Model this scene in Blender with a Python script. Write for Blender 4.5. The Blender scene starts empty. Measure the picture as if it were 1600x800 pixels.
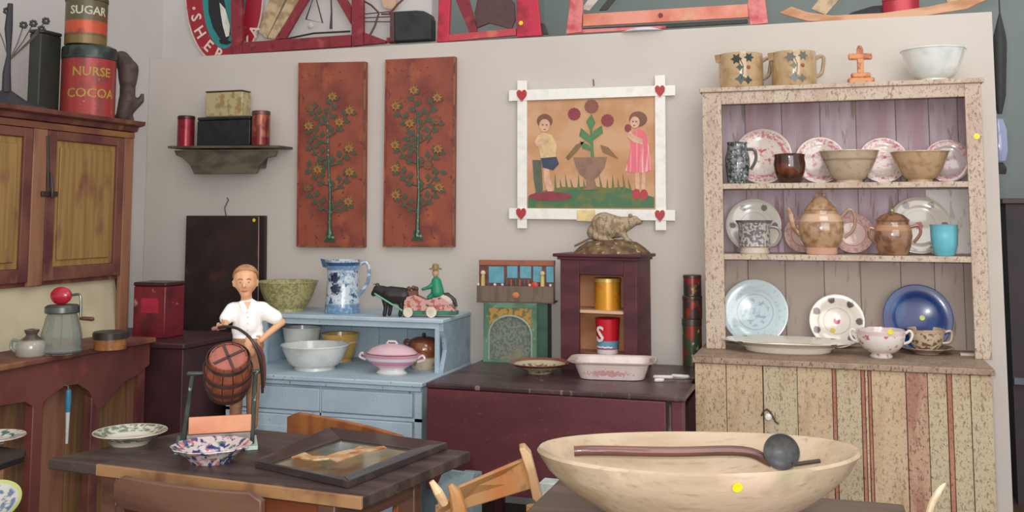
import bpy, math, random
from mathutils import Vector, Matrix, Euler
random.seed(7)
PI = math.pi
# ------------------------------------------------------------------ camera
F, CX, CY, H = 1560.0, 800.0, 200.0, 1.5          # focal length in pixels of the 1600x800 frame
YAW = math.radians(17.65); TILT = math.atan(137.0 / F)
cd = bpy.data.cameras.new('camera'); cam = bpy.data.objects.new('camera', cd)
bpy.context.scene.collection.objects.link(cam); bpy.context.scene.camera = cam
cam.location = (0, 0, H); cam.rotation_euler = (PI / 2 + TILT, 0, YAW)
cd.sensor_width = 36; cd.lens = 36 * F / 1600; cd.shift_y = -0.125; cd.clip_start = .05
CAM = Vector((0, 0, H))
FW = Vector((-math.sin(YAW) * math.cos(TILT), math.cos(YAW) * math.cos(TILT), math.sin(TILT)))
RT = Vector((math.cos(YAW), math.sin(YAW), 0)); UP = RT.cross(FW)
# ------------------------------------------------------------------ light
sc = bpy.context.scene
w = bpy.data.worlds.new('room_ambient'); sc.world = w; w.use_nodes = True
w.node_tree.nodes['Background'].inputs[0].default_value = (1.0, .985, .98, 1)
w.node_tree.nodes['Background'].inputs[1].default_value = .76
def area(name, loc, target, size, energy, col=(1, .98, .965)):
    l = bpy.data.lights.new(name, 'AREA'); l.shape = 'RECTANGLE'; l.size = size[0]; l.size_y = size[1]; l.energy = energy; l.color = col
    o = bpy.data.objects.new(name, l); sc.collection.objects.link(o); o.location = loc
    o.rotation_euler = (Vector(target) - Vector(loc)).to_track_quat('-Z', 'Y').to_euler(); return o
area('ceiling_light', (.6, 2.2, 3.6), (.1, 4.6, 1.2), (1.8, 1.2), 26)  # soft overhead fill added for ambient light from above, no lamp fixture
area('window_light', (1.9, -2.2, 2.3), (-.4, 5, 1.3), (4.2, 3.0), 140)  # frontal fill added behind the camera to brighten the shelves, not a window
fl = bpy.data.lights.new('camera_flash', 'POINT'); fl.energy = 150; fl.shadow_soft_size = .035; fl.color = (1, .985, .98)
fo = bpy.data.objects.new('camera_flash', fl); sc.collection.objects.link(fo); fo.location = CAM + UP * .09 + RT * -.05 + FW * .02
sc.view_settings.view_transform = 'Standard'; sc.view_settings.look = 'None'
sc.view_settings.gamma = 1; sc.view_settings.use_curve_mapping = False; sc.view_settings.exposure = 0.1
# ------------------------------------------------------------------ measuring helpers (pixel on a real plane -> metres)
def ray(px, py): return FW + RT * ((px - CX) / F) - UP * ((py - CY) / F)
def onY(px, py, Y): d = ray(px, py); return CAM + d * (Y / d.y)
def onX(px, py, X): d = ray(px, py); return CAM + d * (X / d.x)
def onZ(px, py, Z): d = ray(px, py); return CAM + d * ((Z - H) / d.z)
def mpp(p): return (Vector(p) - CAM).dot(FW) / F
# ------------------------------------------------------------------ materials
def rgb(r, g, b):
    f = lambda c: (c / 255 / 12.92) if c / 255 <= .04045 else ((c / 255 + .055) / 1.055) ** 2.4
    return (f(r), f(g), f(b), 1)
def mat(name, col, rough=.55, metal=0, coat=0, layers=(), bump=0, bscale=40, trans=0, spec=.5, ior=1.45):
    """layers: ('noise',col,(sx,sy,sz),lo,hi) ('ring',col,r0,r1) ('ringnoise',col,r0,r1,scale,lo,hi)
       ('spots',col,n,r0,rad) ('zband',col,z0,z1) ('xband',col,x0,x1) ('blob',col,(x,y,z),rad,wobble)"""
    m = bpy.data.materials.new(name); m.use_nodes = True; nt = m.node_tree; N = nt.nodes; L = nt.links
    b = N['Principled BSDF']; b.inputs['Base Color'].default_value = rgb(*col)
    b.inputs['Roughness'].default_value = rough; b.inputs['Metallic'].default_value = metal
    b.inputs['Coat Weight'].default_value = coat; b.inputs['Coat Roughness'].default_value = .08
    b.inputs['Specular IOR Level'].default_value = spec
    if trans: b.inputs['Transmission Weight'].default_value = trans; b.inputs['IOR'].default_value = ior
    tc = N.new('ShaderNodeTexCoord')
    def M(op, a, c=None, clamp=False):
        n = N.new('ShaderNodeMath'); n.operation = op; n.use_clamp = clamp
        for i, v in enumerate((a, c)):
            if v is None: continue
            if isinstance(v, (int, float)): n.inputs[i].default_value = v
            else: L.new(v, n.inputs[i])
        return n.outputs[0]
    sep = None
    def xyz():
        nonlocal sep
        if sep is None:
            sep = N.new('ShaderNodeSeparateXYZ'); L.new(tc.outputs['Object'], sep.inputs[0])
        return sep.outputs
    def radius():
        x, y, z = xyz(); return M('SQRT', M('ADD', M('MULTIPLY', x, x), M('MULTIPLY', y, y)))
    def noise(scale, lo, hi, detail=4):
        mp = N.new('ShaderNodeMapping'); L.new(tc.outputs['Object'], mp.inputs[0])
        s = scale if isinstance(scale, tuple) else (scale,) * 3
        mp.inputs['Scale'].default_value = s
        mp.inputs['Location'].default_value = (random.random() * 9, random.random() * 9, random.random() * 9)
        n = N.new('ShaderNodeTexNoise'); n.inputs['Scale'].default_value = 1; n.inputs['Detail'].default_value = detail
        L.new(mp.outputs[0], n.inputs['Vector'])
        r = N.new('ShaderNodeMapRange'); r.inputs[1].default_value = lo; r.inputs[2].default_value = hi; L.new(n.outputs[0], r.inputs[0])
        return r.outputs[0]
    def band(v, a, c, soft=None):
        e = soft or max((c - a) * .12, 1e-5)
        u = M('DIVIDE', M('SUBTRACT', v, a), e, True); d = M('DIVIDE', M('SUBTRACT', c, v), e, True)
        return M('MULTIPLY', u, d)
    cur = None
    for ly in layers:
        k, c = ly[0], ly[1]
        if k == 'noise': f = noise(ly[2], ly[3], ly[4])
        elif k == 'ring': f = band(radius(), ly[2], ly[3])
        elif k == 'ringnoise': f = M('MULTIPLY', band(radius(), ly[2], ly[3]), noise(ly[4], ly[5], ly[6]))
        elif k == 'spots':
            n, r0, rad = ly[2:5]; x, y, z = xyz()
            a = M('ARCTAN2', y, x); t = M('SUBTRACT', M('FRACT', M('ADD', M('MULTIPLY', a, n / (2 * PI)), .5)), .5)
            arc = M('MULTIPLY', t, 2 * PI / n * r0); dr = M('SUBTRACT', radius(), r0)
            d = M('SQRT', M('ADD', M('MULTIPLY', arc, arc), M('MULTIPLY', dr, dr)))
            d = M('ADD', d, M('MULTIPLY', M('SUBTRACT', noise(160, 0, 1), .5), rad * .7))
            f = M('DIVIDE', M('SUBTRACT', rad, d), rad * .25, True)
        elif k == 'zband': f = band(xyz()[2], ly[2], ly[3])
        elif k == 'xband': f = band(xyz()[0], ly[2], ly[3])
        elif k == 'blob':
            x, y, z = xyz(); p, rad, wob = ly[2:5]
            if not isinstance(rad, tuple): rad = (rad,) * 3
            q = [M('DIVIDE', M('SUBTRACT', v, p[i]), rad[i]) for i, v in enumerate((x, y, z))]
            d = M('SQRT', M('ADD', M('ADD', M('MULTIPLY', q[0], q[0]), M('MULTIPLY', q[1], q[1])), M('MULTIPLY', q[2], q[2])))
            d = M('ADD', d, M('MULTIPLY', M('SUBTRACT', noise(90, 0, 1), .5), wob))
            f = M('DIVIDE', M('SUBTRACT', 1, d), .2, True)
        mx = N.new('ShaderNodeMix'); mx.data_type = 'RGBA'; L.new(f, mx.inputs[0])
        if cur is None: mx.inputs[6].default_value = rgb(*col)
        else: L.new(cur, mx.inputs[6])
        mx.inputs[7].default_value = rgb(*c); cur = mx.outputs[2]
    if cur is not None: L.new(cur, b.inputs['Base Color'])
    if bump:
        nz = noise(bscale, 0, 1, 3); bp = N.new('ShaderNodeBump'); bp.inputs['Strength'].default_value = bump
        bp.inputs['Distance'].default_value = .01; L.new(nz, bp.inputs['Height']); L.new(bp.outputs[0], b.inputs['Normal'])
    return m
_mc = {}
def paint(r, g, b, rough=.5, coat=0, metal=0):
    k = (r, g, b, rough, coat, metal)
    if k not in _mc: _mc[k] = mat('paint_%d_%d_%d' % (r, g, b), (r, g, b), rough, metal, coat, layers=[('noise', (int(r * .86), int(g * .86), int(b * .86)), 25, .45, .75)])
    return _mc[k]
# ------------------------------------------------------------------ mesh building
class MB:
    def __init__(s): s.v = []; s.f = []
    def add(s, vs, fs, M=None):
        n = len(s.v); s.v += [(M @ Vector(v)) if M is not None else Vector(v) for v in vs]; s.f += [tuple(i + n for i in f) for f in fs]; return s
    def box(s, a, b, M=None):
        x0, y0, z0 = [min(a[i], b[i]) for i in range(3)]; x1, y1, z1 = [max(a[i], b[i]) for i in range(3)]
        return s.add([(x0, y0, z0), (x1, y0, z0), (x1, y1, z0), (x0, y1, z0), (x0, y0, z1), (x1, y0, z1), (x1, y1, z1), (x0, y1, z1)],
                     [(3, 2, 1, 0), (4, 5, 6, 7), (0, 1, 5, 4), (1, 2, 6, 5), (2, 3, 7, 6), (3, 0, 4, 7)], M)
    def hexa(s, lo, hi):      # two quads, same winding
        return s.add(list(lo) + list(hi), [(3, 2, 1, 0), (4, 5, 6, 7), (0, 1, 5, 4), (1, 2, 6, 5), (2, 3, 7, 6), (3, 0, 4, 7)])
    def lathe(s, prof, seg=40, M=None, sx=1, sy=1, wav=None):
        vs = []; fs = []; n = len(prof)
        for j in range(seg):
            a = 2 * PI * j / seg; c, t = math.cos(a), math.sin(a)
            for i, (r, z) in enumerate(prof):
                k = 1 + (wav[1] * math.cos(wav[0] * a) if wav else 0)
                vs.append((max(r, 1e-5) * c * sx * k, max(r, 1e-5) * t * sy * k, z))
        for j in range(seg):
            k = (j + 1) % seg
            for i in range(n - 1): fs.append((j * n + i, k * n + i, k * n + i + 1, j * n + i + 1))
        return s.add(vs, fs, M)
    def prism(s, poly, d, M=None):    # poly: 3D points, d: offset vector
        n = len(poly); d = Vector(d); vs = [Vector(p) for p in poly] + [Vector(p) + d for p in poly]
        fs = [tuple(range(n)), tuple(range(2 * n - 1, n - 1, -1))] + [(i, i + n, (i + 1) % n + n, (i + 1) % n) for i in range(n)]
        return s.add(vs, fs, M)
    def tube(s, pts, rad, seg=8, M=None, flat=1.0, closed=False):
        pts = [Vector(p) for p in pts]; n = len(pts); vs = []; fs = []
        rs = rad if isinstance(rad, (list, tuple)) else [rad] * n
        ref = None
        for i, p in enumerate(pts):
            if closed: t = (pts[(i + 1) % n] - pts[i - 1])
            else: t = (pts[min(i + 1, n - 1)] - pts[max(i - 1, 0)])
            t.normalize()
            if ref is None: ref = Vector((0, 0, 1)) if abs(t.z) < .9 else Vector((1, 0, 0))
            u = t.cross(ref); u = u.normalized() if u.length > 1e-6 else t.orthogonal().normalized()
            v = t.cross(u).normalized(); ref = -v if (-v).dot(ref) > 0 else v
            for k in range(seg):
                a = 2 * PI * k / seg; vs.append(p + u * math.cos(a) * rs[i] + v * math.sin(a) * rs[i] * flat)
        for i in range(n if closed else n - 1):
            j = (i + 1) % n
            for k in range(seg): l = (k + 1) % seg; fs.append((i * seg + k, i * seg + l, j * seg + l, j * seg + k))
        if not closed: fs += [tuple(range(seg - 1, -1, -1)), tuple((n - 1) * seg + k for k in range(seg))]
        return s.add(vs, fs, M)
    def ball(s, c, r, seg=14, M=None):
        r = r if isinstance(r, (tuple, list)) else (r, r, r); n = seg // 2
        T = Matrix.Translation(Vector(c)) @ Matrix.Diagonal((r[0], r[1], r[2], 1))
        return s.lathe([(math.sin(PI * i / n), -math.cos(PI * i / n)) for i in range(n + 1)], seg, (M @ T) if M is not None else T)
    def cap(s, p0, r0, p1, r1, seg=12):
        p0 = Vector(p0); p1 = Vector(p1); d = p1 - p0; l = max(d.length, 1e-4); q = d.to_track_quat('Z', 'Y').to_matrix().to_4x4()
        pr = [(r0 * math.cos(a), r0 * math.sin(a)) for a in [-PI / 2 + PI / 2 * i / 4 for i in range(5)]] + \
             [(r1 * math.cos(a), l + r1 * math.sin(a)) for a in [PI / 2 * i / 4 for i in range(5)]]
        return s.lathe(pr, seg, Matrix.Translation(p0) @ q)
MW = {}
def tag(o, label=None, cat=None, group=None, kind=None):
    if label: o['label'] = label
    if cat: o['category'] = cat
    if group: o['group'] = group
    if kind: o['kind'] = kind
    return o
def thing(name, label, cat, loc=(0, 0, 0), rot=0, group=None):
    o = bpy.data.objects.new(name, None); sc.collection.objects.link(o); o.empty_display_size = .05
    e = (0, 0, rot) if isinstance(rot, (int, float)) else tuple(rot)
    o.location = loc; o.rotation_euler = e
    MW[o.name] = Matrix.Translation(Vector(loc)) @ Euler(e).to_matrix().to_4x4()
    return tag(o, label, cat, group)
def obj(name, mb, m, parent=None, world=False, bev=0, smooth=30, label=None, loc=None, rot=None, mods=None):
    me = bpy.data.meshes.new(name); vs = mb.v
    pm = MW.get(parent.name, Matrix.Identity(4)) if parent is not None else Matrix.Identity(4)
    if world and parent is not None: inv = pm.inverted(); vs = [inv @ v for v in vs]
    L = Matrix.Identity(4)
    if loc is not None: L = Matrix.Translation(Vector(loc))
    elif parent is None or world:
        xs = [v.x for v in vs]; ys = [v.y for v in vs]; zs = [v.z for v in vs]
        c = Vector(((min(xs) + max(xs)) / 2, (min(ys) + max(ys)) / 2, min(zs))); L = Matrix.Translation(c); vs = [v - c for v in vs]; loc = c
    me.from_pydata([tuple(v) for v in vs], [], mb.f); me.validate(); me.update()
    bm = __import__('bmesh').new(); bm.from_mesh(me); __import__('bmesh').ops.recalc_face_normals(bm, faces=bm.faces); bm.to_mesh(me); bm.free()
    if smooth:
        me.shade_smooth(); me.set_sharp_from_angle(angle=math.radians(smooth))
    if m: me.materials.append(m)
    o = bpy.data.objects.new(name, me); sc.collection.objects.link(o)
    if loc is not None: o.location = loc
    if rot is not None: o.rotation_euler = rot; L = L @ Euler(rot).to_matrix().to_4x4()
    if parent is not None: o.parent = parent
    MW[o.name] = pm @ L
    if bev: b = o.modifiers.new('edge', 'BEVEL'); b.width = bev; b.segments = 2; b.limit_method = 'ANGLE'; b.angle_limit = .7
    if label: o['label'] = label
    return o
def body(name, caps, vox, m, parent, it=6, label=None, extra=None):
    mb = MB()
    for c in caps: mb.cap(*c)
    if extra: extra(mb)
    o = obj(name, mb, m, parent, smooth=0, label=label)
    r = o.modifiers.new('skin', 'REMESH'); r.mode = 'VOXEL'; r.voxel_size = vox; r.use_smooth_shade = True
    s = o.modifiers.new('soft', 'SMOOTH'); s.iterations = it; s.factor = .5
    return o
def struct(name, mb, m, parent=None, **k):
    o = obj(name, mb, m, parent, **k)
    if parent is None: o['kind'] = 'structure'
    return o
def text(s, size, ext=.001, bold=True):
    c = bpy.data.curves.new('t', 'FONT'); c.body = s; c.size = size; c.extrude = ext; c.align_x = 'CENTER'; c.resolution_u = 2
    if bold: c.offset = size * .018
    o = bpy.data.objects.new('t', c); sc.collection.objects.link(o); bpy.context.view_layer.update()
    me = bpy.data.meshes.new_from_object(o.evaluated_get(bpy.context.evaluated_depsgraph_get()))
    vs = [v.co.copy() for v in me.vertices]; fs = [tuple(p.vertices) for p in me.polygons]
    bpy.data.objects.remove(o); bpy.data.curves.remove(c); bpy.data.meshes.remove(me)
    return vs, fs       # x right, y up, z out
def cyl_text(mb, s, size, R, z, ang=0):      # lettering wrapped round a cylinder, readable from -Y side
    vs, fs = text(s, size)
    out = []
    for v in vs:
        a = v.x / R + ang; r = R + .0006 + v.z; out.append((r * math.sin(a), -r * math.cos(a), z + v.y))
    mb.add(out, fs)
def flat_text(mb, s, size, M): vs, fs = text(s, size); mb.add(vs, fs, M)
class LF:       # a local frame for something that faces the camera position: pixel offsets -> local metres
    def __init__(s, px, py, base, rot=YAW): s.px, s.py, s.base, s.rot = px, py, Vector(base), rot; s.s = mpp(base)
    def __call__(s, px, py, w=0): return Vector(((px - s.px) * s.s, w * s.s, (s.py - py) * s.s))
def pw(pts, Y): return [onY(x, y, Y) for x, y in pts]
def board(name, pts, Y, th, m, parent, bev=0, **k):   # flat board cut to an outline, standing in the plane Y, thickness th towards the wall
    mb = MB(); mb.prism(pw(pts, Y), (0, th, 0)); return obj(name, mb, m, parent, world=parent is not None, bev=bev, smooth=0, **k)
def ell(cx, cy, a, b, n=28, a0=0, a1=2 * PI): return [(cx + a * math.cos(a0 + (a1 - a0) * i / n), cy + b * math.sin(a0 + (a1 - a0) * i / n)) for i in range(n if abs(a1 - a0 - 2 * PI) < 1e-6 else n + 1)]
def sticker(px, py, P, n, r=.012):   # round price sticker at point P facing n
    mb = MB(); q = Vector(n).to_track_quat('Z', 'Y').to_matrix().to_4x4()
    mb.lathe([(0, 0), (r, 0), (r, .0012), (0, .0012)], 16, Matrix.Translation(P) @ q); return mb
YEL = None
# ================================================================== THE SETTING
YW = 5.12                                   # front face of the partition
XL = onY(228, 270, YW).x                    # left wall of the room
ZP = (onY(400, 81, YW).z + onY(1500, 23, YW).z) / 2   # top of the partition
XR = onY(1562, 300, YW).x
wall_m = mat('wall_paint', (204, 196, 187), .8, layers=[('noise', (199, 191, 182), 2.2, .4, .7)], bump=.05, bscale=60)
wall_w = mat('white_wall', (208, 203, 199), .8, layers=[('noise', (196, 192, 189), 1.5, .4, .7)])
teal_w = mat('grey_green_wall', (140, 150, 146), .85, layers=[('noise', (128, 138, 136), 1.2, .4, .7)])
struct('floor', MB().box((-6, -2.5, -.05), (4, 8.5, 0)), mat('floorboards', (84, 62, 52), .5, layers=[('noise', (60, 44, 38), (14, .8, 1), .4, .6)]))
struct('wall_left', MB().box((XL - .1, -2.5, 0), (XL, 5.24, 3.9)), wall_w)
struct('wall_back', MB().box((XL, YW, 0), (XR, YW + .1, ZP)), wall_m, bev=.004)
struct('wall_rear', MB().box((XL - .1, 5.24, 0), (-2.15, 5.34, 3.9)), wall_w)
struct('wall_return', MB().box((-2.25, 5.34, 0), (-2.15, 7.6, 3.9)), teal_w)
struct('wall_far', MB().box((-2.25, 7.6, 0), (4, 7.7, 3.9)), teal_w)
YEL = paint(228, 214, 40, .4)
# ================================================================== BIG PAINTED DRESSER (right)
YB, YH = 4.53, 4.82
zc = .878
speck = lambda nm, a, b, dots, d2=(120, 90, 70): mat(nm, a, .7, layers=[('noise', b, (14, 14, 3), .46, .64), ('noise', dots, (110, 110, 50), .56, .66), ('noise', d2, (210, 210, 110), .6, .68)], bump=.25, bscale=70)
pale = speck('worn_pale_paint', (198, 180, 160), (186, 162, 144), (152, 128, 112), (126, 100, 86))
beige = speck('worn_beige_paint', (194, 170, 138), (184, 156, 124), (150, 124, 98), (116, 88, 70))
beige2 = speck('worn_beige_paint_grey', (188, 172, 142), (180, 158, 128), (146, 124, 98), (116, 92, 74))
redb = speck('worn_reddish_board', (184, 150, 124), (160, 114, 96), (130, 92, 76), (110, 76, 62))
counter_m = speck('worn_counter_paint', (164, 142, 120), (150, 124, 106), (112, 86, 72), (96, 72, 60))
mauve = mat('mauve_back_paint', (172, 142, 148), .6, layers=[('noise', (190, 172, 182), (10, 1, 1.6), .45, .62), ('noise', (150, 104, 112), (26, 1, 3), .6, .68), ('zband', (176, 160, 148), -.1, .425), ('noise', (150, 130, 120), (40, 40, 6), .6, .68)])
mauve2 = mat('mauve_back_paint_light', (182, 160, 168), .6, layers=[('noise', (204, 196, 204), (8, 1, 1.6), .42, .6), ('noise', (152, 110, 118), (26, 1, 3), .62, .7), ('zband', (184, 168, 156), -.1, .425), ('noise', (150, 130, 120), (40, 40, 6), .6, .68)])
glare_patch = mat('white_paint_patch', (236, 230, 224), .45, layers=[('noise', (206, 196, 190), (30, 1, 12), .55, .62)])  # flash glare on the white paint, put into the colour
dark_gap = paint(84, 58, 48, .9); redl = speck('red_strip', (176, 124, 100), (158, 96, 80), (140, 90, 74), (120, 80, 66))
xl, xr = onY(1100, 340, YH).x, onY(1541, 340, YH).x
il, ir = onY(1130, 340, YH).x, onY(1515, 340, YH).x
zt, zi = onY(1320, 137, YH).z, onY(1320, 157, YH).z
z1, z2 = onY(1320, 285, YH).z, onY(1320, 399, YH).z     # shelf top surfaces
D = thing('dresser', 'tall open-shelved dresser in worn speckled beige paint against the partition', 'dresser', ((xl + xr) / 2, YB, 0))
W = lambda n, mb, m, **k: obj(n, mb, m, D, world=True, **k)
YBK = YW - .005
W('stile', MB().box((xl, YH, zc), (il, YH + .022, zt)), pale, bev=.003)
W('stile', MB().box((ir, YH, zc), (xr, YH + .022, zt)), pale, bev=.003)
W('side_panel', MB().box((xl, YH + .022, zc), (xl + .02, YBK, zt)), pale)
W('side_panel', MB().box((xr - .02, YH + .022, zc), (xr, YBK, zt)), pale)
W('top_rail', MB().box((il, YH, zi), (ir, YH + .022, zt)), pale, bev=.003)
W('top_board', MB().box((xl - .012, YH - .012, zt), (xr + .012, YBK, zt + .022)), pale, bev=.004)
W('shelf', MB().box((xl + .021, YH + .004, z1 - .026), (xr - .021, YBK - .013, z1)), pale, bev=.003)
W('shelf', MB().box((xl + .021, YH + .004, z2 - .026), (xr - .021, YBK - .013, z2)), pale, bev=.003)
bx = [xl + .021] + [onY(p, 220, YBK).x for p in (1165, 1222, 1282, 1338, 1400, 1452, 1497)] + [xr - .021]
for i in range(len(bx) - 1):
    o = W('back_board', MB().box((bx[i] + .0015, YBK - .013, zc), (bx[i + 1] - .0015, YBK, zt)), mauve if i % 3 else mauve2, bev=.002)
W('paint_patch', MB().box((onY(1448, 350, YBK).x, YBK - .0142, z2 + .005), (ir + .04, YBK - .0132, z1 - .03)), glare_patch, label='patch of bright white paint on the back boards')
cl, cr = onY(1083, 555, YB).x - .004, onY(1554, 575, YB).x
W('counter', MB().box((cl, YB - .012, zc - .026), (cr, YBK, zc)), counter_m, bev=.004)
W('base_carcass', MB().box((cl + .012, YB + .022, 0), (cr - .012, YBK, zc - .026)), dark_gap)
ex = [1086, 1135, 1193, 1246, 1301, 1307, 1346, 1352, 1357, 1362, 1416, 1450, 1480, 1488, 1517, 1551]
em = [beige, beige, beige2, beige, redl, beige2, redl, beige, redl, beige, redb, beige2, redl, beige2, beige2]
DR = None
for i in range(len(ex) - 1):
    a, b = onY(ex[i], 620, YB).x, onY(ex[i + 1], 620, YB).x
    g = .0035 if i == 1 else .0012
    yo = YB + (.004 if i % 2 else 0)
    mb = MB().box((a + .0012, yo, .05), (b - g, YB + .022, zc - .028))
    if i in (2, 3): # boards of the cupboard door
        if DR is None: DR = obj('door', MB().box((onY(1194, 620, YB).x + .002, YB + .012, .06), (onY(1301, 620, YB).x - .002, YB + .0215, zc - .05)), dark_gap, D, world=True)
        obj('board', mb, em[i], DR, world=True, bev=.002)
    else: W('board', mb, em[i], bev=.002)
kp = onY(1201, 650, YB)
kn = MB().lathe([(0, 0), (.006, 0), (.006, .012), (.013, .016), (.015, .022), (.012, .028), (0, .03)], 20, Matrix.Translation(kp + Vector((0, 0, 0))) @ Matrix.Rotation(PI / 2, 4, 'X'))
obj('knob', kn, paint(236, 230, 220, .25, .5), DR, world=True, label='round white knob')
W('latch', MB().tube([kp + Vector((-.03 + .012 * i, -.004, .03 * math.sin(i * .8))) for i in range(7)], .004), paint(70, 60, 55, .5), label='dark iron latch')
W('sticker', sticker(0, 0, onY(1526, 213, YH) + Vector((0, -.0004, 0)), (0, -1, 0), .013), YEL, label='yellow sticker')
# ================================================================== PALE BLUE CUPBOARD
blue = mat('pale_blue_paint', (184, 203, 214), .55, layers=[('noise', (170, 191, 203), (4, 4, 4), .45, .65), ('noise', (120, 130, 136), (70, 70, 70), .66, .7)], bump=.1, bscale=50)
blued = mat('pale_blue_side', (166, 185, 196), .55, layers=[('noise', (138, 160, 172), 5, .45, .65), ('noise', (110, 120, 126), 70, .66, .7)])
bR = onY(735, 490, YBK).x; YU, YC = 4.72, 4.44
bL = onY(402, 495, YU).x; zu = onY(560, 494, YU).z; zb = onY(560, 584, YU).z
zb = onY(560, 592, YC).z
BC = thing('blue_cupboard', 'pale blue painted step-back cupboard with an open shelf behind the carved man', 'cupboard', ((bL + bR) / 2, YC, 0))
Wb = lambda n, mb, m=blue, **k: obj(n, mb, m, BC, world=True, **k)
Wb('top_board', MB().box((bL - .02, YU - .02, zu - .022), (bR + .005, YBK, zu)), bev=.006)
for x in (bL, bR - .022):
    pr = [(YU + .002, zu - .022), (YU + .002, zu - .06), (YU + .03, zu - .1), (YU + .05, zu - .16), (YU + .02, zb + .05), (YU, zb), (YBK - .001, zb), (YBK - .001, zu - .022)]
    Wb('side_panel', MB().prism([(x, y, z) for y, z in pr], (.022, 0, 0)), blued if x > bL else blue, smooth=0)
Wb('face_strip', MB().box((bR - .045, YU, zb), (bR - .0225, YU + .016, zu - .05)))
Wb('face_strip', MB().box((bL + .0225, YU, zb), (bL + .06, YU + .016, zu - .05)))
Wb('head_rail', MB().box((bL + .0225, YU, zu - .05), (bR - .0225, YU + .016, zu - .0225)))
nb = 6
for i in range(nb):
    a = bL + .023 + (bR - bL - .046) * i / nb; b = bL + .023 + (bR - bL - .046) * (i + 1) / nb
    Wb('back_board', MB().box((a + .001, YBK - .014, zb), (b - .001, YBK - .002, zu - .022)), bev=.002)
Wb('counter', MB().box((bL - .02, YC - .014, zb - .024), (bR + .01, YBK, zb)), bev=.006)
Wb('moulding', MB().box((bL - .008, YC - .004, zb - .045), (bR, YC + .02, zb - .0245)), bev=.004)
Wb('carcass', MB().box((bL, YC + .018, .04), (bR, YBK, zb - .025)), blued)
zz = zb - .047
wd = (bR - bL)
for i in range(2):
    a, b = bL + .04 + i * (wd - .08) / 2, bL + .04 + (i + 1) * (wd - .08) / 2
    dr = Wb('drawer', MB().box((a + .006, YC + .002, zz - .12), (b - .006, YC + .017, zz - .012)), bev=.004)
    d2 = Wb('door', MB().box((a + .006, YC + .002, .1), (b - .006, YC + .017, zz - .145)), bev=.004)
    obj('panel', MB().box((a + .06, YC - .002, .16), (b - .06, YC + .0015, zz - .2)), blue, d2, world=True, bev=.003)
Wb('front_frame', MB().box((bL, YC + .008, zz - .14), (bR, YC + .0175, zz - .125)).box((bL, YC + .008, .04), (bL + .035, YC + .0175, zz)).box((bR - .035, YC + .008, .04), (bR, YC + .0175, zz)).box((bL + wd / 2 - .004, YC + .008, .04), (bL + wd / 2 + .004, YC + .0175, zz)))
# ================================================================== MAROON DROP-LEAF TABLE
maroon = mat('maroon_paint', (98, 46, 52), .45, layers=[('noise', (84, 38, 44), (3, 3, 8), .42, .62), ('noise', (112, 60, 62), 60, .66, .72)], bump=.08)
marT = mat('dark_table_top', (84, 62, 64), .35, layers=[('noise', (60, 40, 42), (2.5, 9, 1), .42, .6), ('noise', (128, 106, 104), (40, 40, 1), .64, .7)], bump=.08)
TL, TR, TY0, TY1, TZ = onY(665, 600, 4.16).x, -.586, 4.16, 5.03, .765
RT_ = thing('drop_leaf_table', 'maroon drop-leaf table with hanging front leaf, between the blue cupboard and dresser', 'table', ((TL + TR) / 2, (TY0 + TY1) / 2, 0))
Wr = lambda n, mb, m=maroon, **k: obj(n, mb, m, RT_, world=True, **k)
TR2 = cl - .004
Wr('table_top', MB().prism([(TL, TY0, TZ - .022), (TR, TY0, TZ - .022), (TR, 4.5, TZ - .022), (TR2, 4.5, TZ - .022), (TR2, TY1, TZ - .022), (TL, TY1, TZ - .022)], (0, 0, .022)), marT, bev=.006, smooth=0)
Wr('leaf', MB().box((TL + .004, TY0 + .002, .31), (onY(1040, 640, TY0).x, TY0 + .022, TZ - .024)), bev=.004)
for x, y in ((TL + .08, TY0 + .12), (TR - .035, TY0 + .05), (TL + .08, TY1 - .08), (TR - .07, TY1 - .1)):
    Wr('leg', MB().box((x - .026, y - .026, 0), (x + .026, y + .026, TZ - .024)), bev=.005)
Wr('apron', MB().box((TL + .1, TY0 + .1, TZ - .13), (TR - .09, TY0 + .12, TZ - .024)).box((TL + .1, TY1 - .1, TZ - .13), (TR - .1, TY1 - .08, TZ - .024)))
# ================================================================== LEFT CUPBOARD ON ITS COUNTER
XF, XK = -3.40, -3.12
brownp = mat('cupboard_red_brown', (118, 72, 58), .55, layers=[('noise', (88, 42, 44), (5, 5, 3), .42, .6), ('noise', (140, 96, 62), (9, 9, 2), .58, .7)], bump=.1)
brown2 = mat('cupboard_brown_stile', (146, 102, 76), .55, layers=[('noise', (110, 66, 52), (10, 10, 2), .42, .62)], bump=.1)
ochre = mat('ochre_graining', (158, 124, 72), .5, layers=[('noise', (138, 106, 60), (40, 40, 1.8), .42, .6), ('noise', (124, 80, 62), (7, 9, 4), .56, .7)], bump=.05)
brown3 = mat('counter_tan_board', (134, 100, 66), .5, layers=[('noise', (110, 78, 54), (40, 40, 2), .42, .6)])
maro2 = mat('counter_maroon', (116, 62, 54), .5, layers=[('noise', (92, 48, 44), (4, 4, 4), .42, .62), ('noise', (134, 66, 62), 12, .62, .74)], bump=.05)
yy = lambda px, X=XF, py=300: onX(px, py, X).y
zc0 = onX(222, 190, XF + .06).z; zub = onX(195, 432, XF).z - .01
Yf = yy(207); Yn = 2.75
LC = thing('cupboard', 'red-brown and ochre grained two-door wall cupboard standing on the left counter', 'cupboard', (XF - .25, (Yf + Yn) / 2, 0))
Wc = lambda n, mb, m=brownp, **k: obj(n, mb, m, LC, world=True, **k)
ZK = onX(0, 571, XK).z
LC.location.z = ZK; MW[LC.name] = Matrix.Translation(LC.location)
Wc('carcass', MB().box((XL + .004, Yn, zub), (XF - .024, Yf, zc0 - .03)), brownp)
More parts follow.
